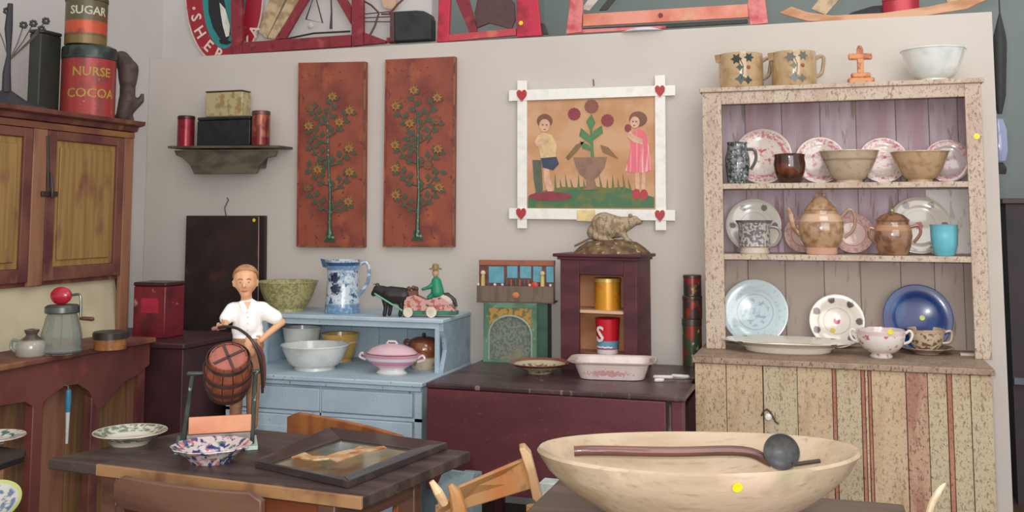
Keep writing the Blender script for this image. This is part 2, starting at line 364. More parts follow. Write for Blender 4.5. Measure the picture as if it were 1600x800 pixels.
Wc('cornice', MB().prism([(XF - .02, Yn - .03, zc0 - .055), (XF + .01, Yn - .03, zc0 - .05), (XF + .02, Yn - .03, zc0 - .028), (XF + .055, Yn - .03, zc0 - .02), (XF + .06, Yn - .03, zc0), (XL + .004, Yn - .03, zc0), (XL + .004, Yn - .03, zc0 - .029), (XF - .02, Yn - .03, zc0 - .029)], (0, Yf - Yn + .04, 0)), brownp, smooth=0)
Wc('frieze', MB().box((XF - .023, Yn, zc0 - .085), (XF + .002, Yf, zc0 - .056)), mat('frieze_ochre', (150, 110, 60), .5, layers=[('noise', (118, 72, 52), (8, 3, 8), .45, .6)]))
yc0, yc1 = yy(50), yy(72)
Wc('stile', MB().box((XF - .0235, yy(193), ZK), (XF, Yf, zc0 - .086)), brown2, bev=.003)
Wc('stile', MB().box((XF - .0235, yc0, zub), (XF, yc1, zc0 - .086)), brown2, bev=.004)
Wc('side_panel', MB().box((XL + .004, Yf - .022, ZK), (XF - .024, Yf - .001, zub - .001)), brownp)
zr0 = zub + .02
for (a, b) in ((yc1 + .004, yy(193) - .003), (yc0 - .62, yc0 - .004)):
    d = Wc('door', MB().box((XF - .0235, a, zr0), (XF - .001, a + .055, zc0 - .088)).box((XF - .0235, b - .05, zr0), (XF - .001, b, zc0 - .088)).box((XF - .0235, a + .055, zr0), (XF - .001, b - .05, zr0 + .06)).box((XF - .0235, a + .055, zc0 - .13), (XF - .001, b - .05, zc0 - .088)), brownp, bev=.003)
    obj('panel', MB().box((XF - .0225, a + .055, zr0 + .06), (XF - .014, b - .05, zc0 - .13)), ochre, d, world=True, bev=.003)
    obj('panel_field', MB().box((XF - .0138, a + .085, zr0 + .09), (XF - .006, b - .08, zc0 - .16)), ochre, d, world=True, bev=.006)
dn = D
lp = onX(76, 303, XF)
Wc('hinge_rod', MB().tube([onX(75, 212, XF + .004), onX(75.5, 300, XF + .004)], .007, 6), paint(56, 48, 44), label='dark vertical rod above the latch')  # shade in the gap between stile and door, built as a dark rod
Wc('latch', MB().box(lp + Vector((0, -.05, -.012)), lp + Vector((.012, .045, .012))).tube([lp + Vector((.012, -.005, .1)), lp + Vector((.02, 0, .02)), lp + Vector((.02, 0, -.02))], .006), paint(52, 44, 42, .4), bev=.003, label='dark iron thumb latch')
CT = thing('counter_table', 'red-brown counter with scalloped apron carrying the ochre cupboard', 'counter', (XK - .4, 3.4, 0))
Wt = lambda n, mb, m=maro2, **k: obj(n, mb, m, CT, world=True, **k)
Yke = onX(245, 527, XK).y
Wt('counter_top', MB().box((XL + .004, Yn - .1, ZK - .025), (XK, Yke, ZK)), brownp, bev=.006)
ya = lambda px, py: onX(px, py, XK - .03)
prof = [(Yke - .01, ZK - .027), (Yn - .05, ZK - .027), (Yn - .05, ya(0, 640).z)]
for px, py in ((0, 634), (40, 628), (58, 640), (74, 622), (100, 604), (122, 600), (140, 612), (152, 640)): p = ya(px, py); prof.append((p.y, p.z))
for px, py in ((156, 640), (176, 618), (190, 600), (214, 586), (240, 568)): p = ya(px, py); prof.append((p.y, p.z))
prof = [(min(y_, Yke - .01), z_) for y_, z_ in prof]
Wt('apron', MB().prism([(XK - .03, y, z) for y, z in reversed(prof)], (-.022, 0, 0)), maro2, smooth=0)
for px in (60, 150):
    y = ya(px, 640).y
    Wt('post', MB().box((XK - .075, y - .028, 0), (XK - .031, y + .028, ya(px, 640).z + .07)), brownp if px == 150 else maro2, bev=.004)
Wt('post', MB().box((XK - .075, Yke - .06, 0), (XK - .053, Yke - .01, ZK - .027)), brownp)
Wt('end_panel', MB().box((XL + .01, Yke - .03, 0), (XK - .076, Yke - .01, ZK - .027)), brown2)
for i in range(7):
    a = 2.7 + i * (Yke - 2.75) / 7
    Wt('back_board', MB().box((XK - .14, a, .05), (XK - .12, a + (Yke - 2.75) / 7 - .004, ZK - .03)), brown3 if i in (3, 5, 6) else brown2, bev=.003)
# maroon chest beyond the counter
chest = thing('chest', 'dark maroon wooden chest in the corner behind the carved man', 'chest', (XK - .38, 4.6, 0))
cx0, cx1 = XL + .03, onY(292, 545, Yke + .05).x
y0, y1 = Yke + .02, Yke + .5
ZCH = onY(268, 531, y0 + .1).z
mdk = mat('chest_dark_maroon', (72, 36, 40), .5, layers=[('noise', (54, 28, 32), 5, .42, .62)])
obj('chest_body', MB().box((cx0, y0, 0), (cx1, y1, ZCH - .03)), mdk, chest, world=True, bev=.004)
obj('lid', MB().box((cx0 - .01, y0 - .012, ZCH - .029), (cx1 + .012, y1 + .012, ZCH)), mdk, chest, world=True, bev=.008)
# ================================================================== FOREGROUND TABLES
def on2(px, py, z): p = onZ(px, py, z); return p
darkw = mat('dark_scrubbed_wood', (82, 66, 60), .42, layers=[('noise', (54, 41, 38), (2.5, 14, 2), .4, .6), ('noise', (92, 74, 66), 22, .6, .7)], bump=.1)
edge = mat('worn_table_edge', (160, 120, 80), .5, layers=[('noise', (120, 84, 58), (9, 9, 9), .45, .62)])
orange_w = mat('orange_brown_wood', (150, 84, 48), .4, layers=[('noise', (124, 66, 40), (3, 3, 14), .42, .6)])
dark_o = mat('dark_chair_wood', (112, 78, 60), .38, layers=[('noise', (86, 58, 46), (2, 2, 12), .42, .6)], coat=.2)
Z1 = .75
A, B_, C_ = onZ(75, 716, Z1), onZ(566, 777, Z1), onZ(735, 705, Z1)
Dk = onZ(338, 664, Z1)
T1 = thing('dining_table', 'dark wooden table with worn light edge in the left foreground', 'table', ((A + C_) / 2 * 1.0).to_tuple()[:2] + (0,))
up = Vector((0, 0, 1))
Wq = lambda n, mb, m, **k: obj(n, mb, m, T1, world=True, **k)
Wq('table_top', MB().hexa([p - up * .034 for p in (A, B_, C_, Dk)], [A, B_, C_, Dk]), darkw, bev=.004, smooth=0)
n1 = (B_ - A).normalized(); inw = up.cross(n1)
Wq('edge_strip', MB().hexa([A + n1 * .2 - inw * .006 - up * .032, B_ - inw * .006 - up * .032, B_ + inw * .006 - up * .032, A + n1 * .2 + inw * .006 - up * .032], [A + n1 * .2 - inw * .006 + up * .0012, B_ - inw * .006 + up * .0012, B_ + inw * .006 + up * .0012, A + n1 * .2 + inw * .006 + up * .0012]), edge, smooth=0, bev=.002, label='worn honey coloured front edge')
cen = (A + B_ + C_ + Dk) / 4
ins = [cen + (p - cen) * .74 for p in (A, B_, C_, Dk)]
for i in range(4):
    p, q = ins[i], ins[(i + 1) % 4]; t = (cen - (p + q) / 2).normalized() * .02
    Wq('apron', MB().hexa([v - up * .13 for v in (p, q, q + t, p + t)], [v - up * .035 for v in (p, q, q + t, p + t)]), orange_w if i == 0 else dark_o, smooth=0)
for p in ins:
    c = cen + (p - cen) * .94; c.z = 0
    Wq('leg', MB().box(c - Vector((.028, .028, 0)), c + Vector((.028, .028, Z1 - .036))), dark_o, bev=.004)
# small dark table under the dough bowl
Z2 = .78
a, b = onZ(870, 750, Z2), onZ(1411, 779, Z2)
yb2 = (a.y + b.y) / 2
T2 = thing('side_table', 'plain dark brown table under the large wooden dough bowl', 'table', ((a.x + b.x) / 2, 2.2, 0))
dk2 = mat('plain_brown_top', (104, 86, 74), .5, layers=[('noise', (84, 68, 58), (3, 14, 2), .42, .6)])
obj('table_top', MB().box((a.x, 1.55, Z2 - .025), (b.x, yb2, Z2)), dk2, T2, world=True, bev=.01)
for x in (a.x + .06, b.x - .06):
    for y in (1.62, yb2 - .07): obj('leg', MB().box((x - .02, y - .02, 0), (x + .02, y + .02, Z2 - .026)), dk2, T2, world=True)
obj('apron', MB().box((a.x + .06, yb2 - .075, Z2 - .11), (b.x - .06, yb2 - .055, Z2 - .026)).box((a.x + .06, 1.61, Z2 - .11), (b.x - .06, 1.63, Z2 - .026)), dk2, T2, world=True)
# ================================================================== THINGS ON THE PARTITION WALL
# wall shelf
olive = mat('weathered_olive_wood', (104, 94, 78), .7, layers=[('noise', (80, 70, 58), (8, 8, 20), .42, .62)])
YS = 4.96
WS = thing('wall_shelf', 'small weathered olive wall shelf with a sloping bracket base', 'shelf', onY(348, 272, YW))
obj('shelf_board', MB().prism([onY(262, 228, YS), onY(435, 227, YS), onY(435, 227, YS) + Vector((0, YW - YS, 0)), onY(262, 228, YS) + Vector((0, YW - YS, 0))], (0, 0, -.014)), olive, WS, world=True, bev=.002)
za, zb2 = onY(348, 233, YS).z, onY(348, 271, YW - .06).z
q = [onY(276, 235, YS).x, onY(420, 235, YS).x, onY(303, 270, YW - .07).x, onY(398, 270, YW - .07).x]
for yy_, tt_ in ((YS + .03, .02),): board('bracket', [(272, 235), (432, 235), (429, 244), (416, 246), (404, 260), (400, 271), (303, 272), (297, 258), (284, 246), (275, 243)], yy_, tt_, olive, WS, bev=.002)
board('wall_cleat', [(300, 236), (404, 236), (400, 262), (306, 262)], YS + .051, YW - YS - .052, olive, WS)
ZS = onY(348, 227.5, YS).z
def tin(name, label, px, pyt, pyb, rpx, Y, z, m, lidm, group=None, cat='tin', lid=True, rot=0, lidh=.12):
    c = onY(px, pyb, Y); s = mpp(c); R = rpx * s; h = (pyb - pyt) * s
    t = thing(name, label, cat, (c.x, Y, z), rot, group)
    obj('can', MB().lathe([(0, 0), (R * .97, 0), (R, .002), (R, h * (1 - lidh)), (R * .97, h * (1 - lidh) + .001), (0, h * (1 - lidh) + .001)], 32), m, t, label=None)
    if lid: obj('lid', MB().lathe([(0, h), (R * .93, h), (R * 1.02, h - .003), (R * 1.03, h * (1 - lidh) + .0015), (0, h * (1 - lidh) + .0015)], 32), lidm, t)
    return t, R, h
tin('tin', 'red tin at the left end of the small wall shelf', 290, 178, 227, 13, YS + .055, ZS, mat('red_tin', (150, 38, 52), .28, .3, layers=[('noise', (120, 36, 44), 30, .5, .65)]), paint(70, 48, 46, .35, 0, .5))
tin('tin', 'orange-red tin at the right end of the small wall shelf', 407, 173, 227, 14, YS + .055, ZS, mat('orange_tin', (164, 92, 66), .3, .3, layers=[('noise', (120, 52, 44), (30, 30, 20), .45, .6), ('zband', (120, 40, 46), 0, .05)]), paint(110, 84, 72, .35, 0, .5))
p0, p1 = onY(306, 226, YS + .03), onY(391, 226, YS + .03); s = mpp(p0)
bx1 = thing('box', 'black tin box between the red tin and orange-red tin on the wall shelf', 'box', ((p0.x + p1.x) / 2, YS + .08, ZS))
blk = mat('black_tin', (40, 42, 44), .45, layers=[('noise', (30, 30, 33), 20, .4, .6)])
wbx = (p1.x - p0.x) / 2 - .004; hb = 46 * s
obj('box_body', MB().box((-wbx, -.05, 0), (wbx, .06, hb - .022)), blk, bx1, bev=.006)
obj('lid', MB().box((-wbx, -.051, hb - .021), (wbx, .061, hb)), blk, bx1, bev=.008)
p0, p1 = onY(320, 178, YS + .04), onY(378, 178, YS + .04)
bx2 = thing('tin', 'cream rectangular tin with dark lid on top of the black box on the wall shelf', 'tin', ((p0.x + p1.x) / 2, YS + .08, ZS + hb))
w2 = (p1.x - p0.x) / 2; h2 = 41 * s
obj('can', MB().box((-w2, -.04, 0), (w2, .05, h2 - .008)), mat('cream_tin', (186, 172, 130), .4, layers=[('noise', (160, 132, 84), (30, 30, 30), .5, .62)]), bx2, bev=.008)
obj('lid', MB().box((-w2 - .001, -.042, h2 - .0075), (w2 + .001, .052, h2)), paint(62, 54, 46, .4), bx2, bev=.006)
# hanging dark board
db = thing('dark_board', 'tall dark brown painted wall panel hanging from a nail behind the carved man', 'wall panel', onY(350, 560, YW))
dkm = mat('dark_board_paint', (60, 44, 40), .5, layers=[('noise', (44, 34, 34), (5, 5, 5), .42, .6), ('noise', (96, 50, 44), (6, 6, 6), .62, .74), ('noise', (64, 72, 58), (9, 9, 9), .64, .72)])
YD = YW - .05
board('panel_board', [(291, 337), (404, 337), (402, 566), (284, 566)], YD, .035, dkm, db, bev=.003)
board('side_strip', [(405, 337), (413, 337), (411, 566), (403, 566)], YD + .012, .03, paint(44, 32, 30, .5), db)
obj('edge_line', MB().tube([onY(404.5, 339, YD), onY(402.5, 566, YD)], .0025, 6), paint(170, 130, 120, .5), db, world=True, label='thin pinkish edge line')
obj('cord', MB().tube([onY(353, 337, YD + .02), onY(351, 325, YD + .03), onY(357, 312, YD + .04), onY(355, 309, YW)], .003, 6), paint(52, 44, 42), db, world=True)
obj('sticker', sticker(0, 0, onY(397, 344, YD) + Vector((0, -.0004, 0)), (0, -1, 0), .01), YEL, db, world=True, label='yellow sticker')
# two carved tree panels
rust = mat('rust_red_panel', (150, 78, 58), .5, layers=[('noise', (124, 58, 50), (5, 5, 4), .42, .62), ('noise', (172, 92, 60), (7, 7, 5), .58, .72), ('noise', (84, 52, 44), 30, .62, .7)], bump=.15)
rimm = mat('panel_edge', (140, 96, 66), .5, layers=[('noise', (104, 60, 46), 20, .45, .6)])
stem_m = mat('carved_stem_green', (46, 78, 58), .4, layers=[('noise', (140, 160, 130), 60, .6, .66)])
leaf_m = mat('carved_leaf', (88, 84, 66), .5, layers=[('noise', (60, 88, 66), 40, .45, .6)])
flow_m = mat('carved_flower_ochre', (164, 118, 60), .5, layers=[('noise', (120, 78, 48), 60, .5, .62)])
flow2 = paint(128, 86, 60); fruit_m = paint(70, 50, 74, .4)
YP = YW - .035
def tree_panel(label, out, base, top, flowers, branches, ox):
    t = thing('tree_plaque', label, 'wall panel', onY((out[0][0] + out[1][0]) / 2, 386, YW), 0, None)
    board('panel_board', out, YP, .035, rust, t, bev=.003)
    cx = sum(p[0] for p in out) / 4; cy = sum(p[1] for p in out) / 4
    lip = [(cx + (x - cx) * .955, cy + (y - cy) * .982) for x, y in out]
    for i in range(4):
        a, b, c, d = out[i], out[(i + 1) % 4], lip[(i + 1) % 4], lip[i]
        if i != 0: board('rim', [a, b, c, d], YP - .006, .0058, rimm if i in (1, 2) else rust, t)
    r = [onY(x, y, YP).x for x, y in ()]
    tr = [base, ((base[0] * .6 + top[0] * .4) + 2, base[1] * .6 + top[1] * .4), (base[0] * .3 + top[0] * .7, base[1] * .3 + top[1] * .7), top]
    obj('trunk', MB().tube([onY(x, y, YP - .003) for x, y in tr], [.013, .009, .007, .004], 8, flat=1), stem_m, t, world=True)
    board('root', [(base[0] - 9, base[1] + 6), (base[0] + 9, base[1] + 6), (base[0] + 4, base[1] - 12), (base[0] - 4, base[1] - 12)], YP - .006, .0058, stem_m, t, bev=.001)
    for (x0, y0, x1, y1) in branches:
        mx, my = (x0 + x1) / 2 + (4 if x1 < x0 else -4), (y0 + y1) / 2 + 5
        obj('branch', MB().tube([onY(x0, y0, YP - .001), onY(mx + (x1 - x0) * .12, my + 3, YP - .001), onY(x1, y1, YP - .001)], [.006, .0045, .003], 6), leaf_m, t, world=True)
        for k in range(6):
            u = .2 + .16 * k; lx, ly = x0 + (x1 - x0) * u, y0 + (y1 - y0) * u
            sg = 1 if k % 2 else -1; dx, dy = (x1 - x0), (y1 - y0); n = math.hypot(dx, dy); dx /= n; dy /= n
            ex_, ey_ = lx + dx * 7 - dy * 11 * sg, ly + dy * 7 + dx * 11 * sg; wx, wy = -(ey_ - ly) * .34, (ex_ - lx) * .34
            mx_, my_ = (lx + ex_) / 2, (ly + ey_) / 2
            board('leaf', [(lx, ly), (mx_ + wx, my_ + wy), (ex_, ey_), (mx_ - wx, my_ - wy)], YP - .0044 - random.random() * .0016, .0042, leaf_m, t)
    for i, (x, y) in enumerate(flowers):
        pts = []
        for k in range(16):
            a = 2 * PI * k / 16; r = 8.2 if k % 2 == 0 else 5.2
            pts.append((x + r * math.cos(a), y + r * math.sin(a)))
        f = board('flower', pts, YP - .008, .0078, flow2 if i % 4 == 3 else flow_m, t)
        c = onY(x, y, YP - .008)
        obj('flower_centre', MB().ball(c, (.009, .005, .009), 10), flow2, f, world=True)
    return t
tree_panel('left of the two tall rust-red panels carved with a flowering tree', [(466, 98), (571, 96), (569, 387), (463, 386)], (515, 372), (512, 190),
           [(519, 150), (546, 172), (482, 196), (484, 168), (545, 231), (496, 264), (546, 268), (480, 293), (544, 314), (530, 190)],
           [(514, 330, 484, 300), (515, 330, 542, 318), (514, 300, 546, 272), (514, 290, 482, 262), (513, 260, 546, 236), (513, 250, 484, 226), (513, 225, 484, 200), (513, 215, 545, 176), (512, 200, 519, 156), (513, 240, 500, 262), (512, 196, 490, 172)], 0)
tree_panel('right of the two tall rust-red panels carved with a flowering tree, beside the hearts picture', [(602, 93), (711, 88), (709, 386), (598, 386)], (652, 370), (653, 200),
           [(646, 140), (683, 152), (618, 165), (682, 188), (617, 226), (684, 232), (617, 262), (668, 258), (686, 292), (618, 304), (640, 192)],
           [(653, 330, 622, 306), (653, 325, 684, 296), (653, 300, 686, 268), (652, 290, 620, 264), (653, 262, 684, 236), (652, 255, 620, 230), (653, 225, 682, 192), (652, 215, 622, 172), (653, 205, 680, 156), (653, 202, 646, 148), (652, 240, 640, 214)], 0)
# boy and girl picture with heart corners
PC = thing('framed_picture', 'painted picture of boy, girl and urn in a white frame with heart corners', 'picture', onY(924, 358, YW))
white = mat('white_frame_paint', (240, 238, 230), .5, layers=[('noise', (226, 224, 216), 20, .5, .7)])
sky = mat('picture_ground', (204, 160, 122), .6, layers=[('noise', (190, 140, 96), (6, 6, 6), .42, .6), ('noise', (214, 156, 138), (4, 4, 8), .55, .7)])
grass_m = mat('picture_grass', (72, 112, 78), .6, layers=[('noise', (116, 118, 62), (12, 12, 18), .45, .62)])
YPB = YW - .018
board('picture_panel', [(818, 155), (1028, 150), (1030, 332), (820, 330)], YPB, .014, sky, PC)
def pb(n, pts, m, d=.003, lab=None, par=None): return board(n, pts, YPB - d, d - .0002, m, par or PC, label=lab)
pb('grass', [(825, 325), (825, 308), (838, 300), (858, 296), (880, 292), (900, 293), (922, 290), (950, 294), (975, 292), (1000, 302), (1022, 308), (1022, 325)], grass_m, .002)
for x in range(868, 1000, 9): pb('grass_tuft', [(x - 2, 296), (x + (x % 5) - 4, 272 + (x * 7) % 14), (x + 2, 296)], grass_m, .0025)
sk = paint(222, 176, 146); gr2 = paint(86, 130, 84); brn = paint(126, 84, 62); red_m = paint(188, 60, 70); pink = mat('striped_pink_dress', (224, 112, 124), .6, layers=[('noise', (240, 180, 178), (90, 1, 3), .5, .6)])
shirtc = paint(222, 190, 140); navy = paint(60, 74, 92); dred = paint(142, 60, 66)
Bp = [('boy_hair', ell(851, 189, 12, 11), brn, .003), ('boy_face', ell(851, 196, 8.5, 10), sk, .005), ('boy_shirt', [(840, 212), (850, 207), (862, 211), (870, 226), (868, 246), (845, 247), (842, 232), (835, 222)], shirtc, .004),
      ('boy_arm', [(836, 222), (846, 216), (858, 214), (860, 219), (848, 224), (838, 230)], sk, .0055), ('boy_shorts', [(845, 247), (869, 245), (873, 256), (864, 266), (848, 262)], navy, .005),
      ('boy_leg', [(849, 262), (858, 264), (860, 280), (866, 298), (856, 300), (850, 284)], sk, .004), ('boy_shoe', ell(858, 303, 10, 4), dred, .005), ('tree_stump', [(832, 250), (845, 250), (848, 296), (838, 306), (834, 280)], paint(92, 100, 82), .0035), ('log', ell(860, 307, 34, 7), dred, .004)]
for n, p, m, d in Bp: pb(n, p, m, d)
Gp = [('girl_hair', ell(997, 186, 14, 12), brn, .003), ('girl_face', ell(992, 191, 7.5, 9), sk, .005), ('girl_dress', [(988, 206), (1000, 202), (1008, 206), (1014, 230), (1018, 266), (1004, 270), (990, 270), (977, 267), (984, 240)], pink, .004),
      ('girl_arm', [(980, 214), (990, 222), (1004, 226), (1004, 218), (992, 212), (984, 204)], sk, .0055), ('posy', ell(981, 200, 5, 6), dred, .006), ('girl_leg', [(992, 270), (999, 270), (999, 296), (993, 296)], sk, .004), ('girl_leg', [(1003, 270), (1009, 269), (1008, 296), (1002, 296)], sk, .004),
      ('girl_shoe', ell(994, 303, 6, 8), red_m, .005), ('girl_shoe', ell(1006, 304, 6, 8), red_m, .005)]
for n, p, m, d in Gp: pb(n, p, m, d)
for x, y in ((848, 195), (854, 195), (989, 190), (994, 190)): pb('eye', ell(x, y, 1.1, 1.1, 8), paint(70, 50, 44), .0062)
for x, y in ((851, 202), (991, 196)): pb('mouth', ell(x, y, 2.2, .9, 8), paint(170, 70, 66), .0062)
urn = paint(148, 112, 92)
pb('urn', [(896, 246), (948, 245), (944, 262), (934, 276), (928, 280), (930, 292), (938, 296), (910, 297), (916, 292), (916, 280), (906, 272), (900, 260)], urn, .005)
pb('plant_stem', [(923, 246), (922, 200), (925, 200), (928, 246)], gr2, .004)
for pts in ([(923, 225), (905, 212), (908, 200), (922, 212)], [(925, 220), (942, 208), (940, 196), (927, 205)], [(923, 206), (916, 190), (924, 178), (930, 192)], [(924, 236), (910, 232), (906, 220), (920, 226)]): pb('plant_leaf', pts, gr2, .0045)
for x, y, r in ((897, 178, 10), (924, 166, 11), (949, 188, 10)):
    f = pb('rose', [(x + (r if k % 2 == 0 else r * .92) * math.cos(k * PI / 12), y + (r if k % 2 == 0 else r * .92) * math.sin(k * PI / 12)) for k in range(24)], dred if y > 170 else paint(140, 84, 72), .006)
for pts in ([(884, 246), (900, 226), (914, 220), (902, 236), (888, 250)], [(938, 226), (950, 230), (966, 248), (952, 242), (942, 238)]): pb('bird', pts, paint(136, 104, 66), .0045, 'small brown bird')
for pts in ([(808, 126), (823, 126), (823, 357), (808, 357)], [(1023, 118), (1039, 117), (1041, 360), (1024, 360)]): board('frame_strip', pts, YW - .034, .015, white, PC, bev=.002)
for pts in ([(795, 141), (1055, 133), (1055, 149), (795, 158)], [(795, 325), (1055, 328), (1055, 345), (795, 342)]): board('frame_strip', pts, YW - .0385, .015, white, PC, bev=.002)
heart = [(0, 10), (-7, 1), (-8, -5), (-5, -9), (-1.5, -8), (0, -5), (1.5, -8), (5, -9), (8, -5), (7, 1)]
hr = mat('heart_red', (176, 52, 54), .4, layers=[('noise', (206, 110, 100), 70, .58, .64)])
for x, y in ((815, 149), (1031, 142), (814, 334), (1031, 337)): board('heart', [(x + a, y + b) for a, b in heart], YW - .0445, .0055, hr, PC, bev=.001)
board('paper_tag', [(901, 328), (930, 328), (930, 346), (901, 345)], YW - .0397, .001, paint(236, 212, 150), PC, label='pale yellow paper tag')
obj('hook', MB().tube([onY(928, 134, YW - .02), onY(927, 124, YW - .001)], .003, 6), paint(90, 70, 60), PC, world=True)
# ================================================================== THINGS ON TOP OF THE PARTITION
YT = YW + .05
YG = 5.214
sg = thing('round_sign', 'large oval enamel sign with red lettered ring and black bird on teal', 'sign', onY(330, 90, YG))
YG = 5.214
redsign = mat('sign_red', (158, 34, 48), .35, layers=[('noise', (180, 110, 100), 30, .66, .72)])
C0 = (350, -10)
board('rim', ell(*C0, 61.5, 113.5, 56), YG + .003, .018, paint(214, 190, 178), sg)
board('ring', ell(*C0, 59, 110, 56), YG, .0028, redsign, sg)
board('centre', ell(*C0, 34, 86, 48), YG - .002, .0018, mat('sign_teal', (44, 138, 140), .35, layers=[('noise', (60, 120, 112), 20, .5, .7)]), sg)
bd = board('bird', [(330, -30), (342, -25), (350, 0), (356, 30), (360, 52), (354, 66), (343, 60), (333, 44), (326, 20), (325, -5)], YG - .004, .0018, paint(34, 34, 40), sg, label='black bird with white breast')
board('bird_breast', [(343, 4), (352, 14), (359, 40), (358, 56), (353, 58), (348, 40), (345, 22)], YG - .0055, .0014, paint(228, 226, 216), bd)
board('bird_feet', [(342, 62), (352, 60), (362, 66), (354, 70), (344, 68)], YG - .0055, .0014, paint(30, 30, 36), bd)
def sign_text(ch, px, py, ang, size):
    P = onY(px, py, YG - .0015); mb = MB(); s_ = mpp(P)
    flat_text(mb, ch, size * s_, Matrix.Translation(P) @ Matrix.Rotation(-ang, 4, 'Y') @ Matrix.Rotation(PI / 2, 4, 'X') @ Matrix.Translation((0, -size * s_ * .35, 0)))
    obj('letter', mb, paint(226, 206, 194), sg, world=True, label='letter ' + ch)
for ch, px, py, ang in (('S', 307, 27, 1.35), ('H', 313, 50, 1.05), ('E', 326, 71, .75), ('R', 342, 84, .45), ('K', 388, 66, -.75), ('A', 397, 48, -1.05)): sign_text(ch, px, py, -ang, 25)
board('dot', ell(303, 13, 2.5, 2.5, 10), YG - .0015, .0014, paint(236, 180, 176), sg)
# 1 red bench frame with tan slats
redf = mat('sled_dark_red', (134, 40, 50), .55, layers=[('noise', (168, 82, 78), (8, 8, 8), .56, .7), ('noise', (92, 30, 38), 14, .55, .68)], bump=.1)
pinkf = mat('sled_pink_red', (196, 46, 72), .45, layers=[('noise', (150, 36, 52), 9, .5, .66)])
salm = mat('sled_salmon', (224, 148, 126), .5, layers=[('noise', (208, 116, 92), (5, 5, 5), .45, .62), ('noise', (206, 170, 130), 12, .62, .72)])
tanw = mat('tan_slat', (196, 172, 136), .6, layers=[('noise', (160, 134, 100), (20, 4, 20), .45, .62)])
iron = paint(58, 54, 50, .5)
t = thing('sled_frame', 'dark red braced sled frame standing beside the oval sign, tan slats inside', 'sled', onY(460, 70, YT))
for n, pts, m, dy, th in (('upright', [(360, -60), (377, -60), (378, 84), (361, 85)], redf, -.03, .03), ('base_rail', [(378.5, 66), (548, 54), (548, 72), (378.5, 83.5)], redf, -.03, .03),
                      ('upright', [(549, -60), (567, -60), (567, 70), (549, 72)], redf, -.03, .03), ('brace', [(430, 62), (446, 60), (516, -60), (502, -60)], redf, 0, .02),
                      ('brace', [(492, -60), (506, -60), (548, 10), (548, 38)], redf, 0, .02), ('foot', [(568, 50), (602, 63), (602, 67), (568, 70)], redf, -.02, .03),
                      ('slat', [(404, 50), (416, 60), (474, -60), (440, -60)], tanw, .022, .012), ('slat', [(418, 58), (428, 62), (510, -60), (480, -60)], tanw, .022, .012)):
    board(n, pts, YT + dy, th, m, t, bev=.003)
obj('iron_strap', MB().tube([onY(446, 61, YT + .003), onY(490, 52, YT + .003), onY(547, 49, YT + .003)], .006, 6), iron, t, world=True)
obj('iron_triangle', MB().tube([onY(492, -10, YT + .01), onY(478, 30, YT + .01), onY(504, 36, YT + .01)], .005, 6, closed=True), iron, t, world=True, label='small iron triangle')
obj('hook', MB().tube([onY(517, -10, YT + .01), onY(518, 20, YT + .01), onY(517, 45, YT + .01)], [.004, .005, .009], 8), iron, t, world=True)
obj('rosette', MB().ball(onY(485, 40, YT + .0), (.02, .01, .02), 12), paint(196, 200, 188), t, world=True, label='small pale rosette')
# snowshoe-like bentwood hoop between frame and black box
t = thing('bent_wood_rack', 'thin dark red curved iron rack between sled frame and black box', 'rack', onY(590, 66, YT))
obj('hoop', MB().tube([onY(x, y, YT - .01) for x, y in ((566, 0), (580, 8), (592, 20), (586, 40), (577, 57))], .006, 6), paint(82, 56, 50), t, world=True)
obj('hoop', MB().tube([onY(x, y, YT - .01) for x, y in ((640, -10), (622, 6), (608, 22), (596, 22))], .006, 6), paint(120, 60, 56), t, world=True)
for k in range(3): obj('cross_wire', MB().tube([onY(568, 22 + 6 * k, YT), onY(612, 18 + 8 * k, YT)], .003, 6), iron, t, world=True)
board('tan_board', [(586, -30), (626, -30), (616, 16), (600, 12)], YT + .03, .01, paint(206, 170, 140), t)
board('foot_rail', [(604, 59), (614, 58), (614, 65), (604, 66)], YT - .02, .06, redf, t)
# black box
t = thing('trunk', 'small black round-topped box on the partition between the two red frames', 'box', onY(642, 63, YT))
board('trunk_body', [(616, 64), (673, 61), (673, 30), (670, 22), (662, 17), (650, 16), (616, 18)], YT - .04, .08, mat('black_box', (46, 50, 50), .6, layers=[('noise', (34, 36, 38), 12, .45, .62)]), t, bev=.005)
board('end_band', [(609, 65), (615.5, 64), (615.5, 18), (609, 19)], YT - .042, .084, paint(92, 60, 58), t, bev=.003)
# 2 pink red A-frame
t = thing('sled_frame', 'bright pinkish red sled frame holding a dark heart-shaped seat', 'sled', onY(765, 55, YT))
for n, pts, m, dy, th in (('upright', [(689, -60), (706, -60), (700, 65), (682, 66)], pinkf, -.03, .03), ('brace', [(707, -60), (716, -60), (746, 50), (734, 52), (712, 0)], redf, -.01, .02),
                      ('base_rail', [(700.5, 54), (806, 44), (806, 55), (700, 64.5)], mat('sled_red', (190, 70, 80), .5, layers=[('noise', (214, 120, 100), 8, .5, .66)]), -.025, .03), ('upright', [(806.5, -60), (833, -60), (846, 55), (807, 58)], pinkf, -.028, .03),
                      ('seat', [(744, 44), (741, 20), (748, -12), (770, -18), (790, -12), (803, 4), (805, 30), (798, 46), (786, 42), (764, 36)], paint(92, 62, 62, .5), .005, .02), ('stone_foot', [(847, 54), (856, 53), (850, 36), (845, 36)], iron, -.01, .02)):
    board(n, pts, YT + dy, th, m, t, bev=.003)
obj('sticker', sticker(0, 0, onY(814, 36, YT - .028) + Vector((0, -.0004, 0)), (0, -1, 0), .012), YEL, t, world=True, label='yellow sticker')
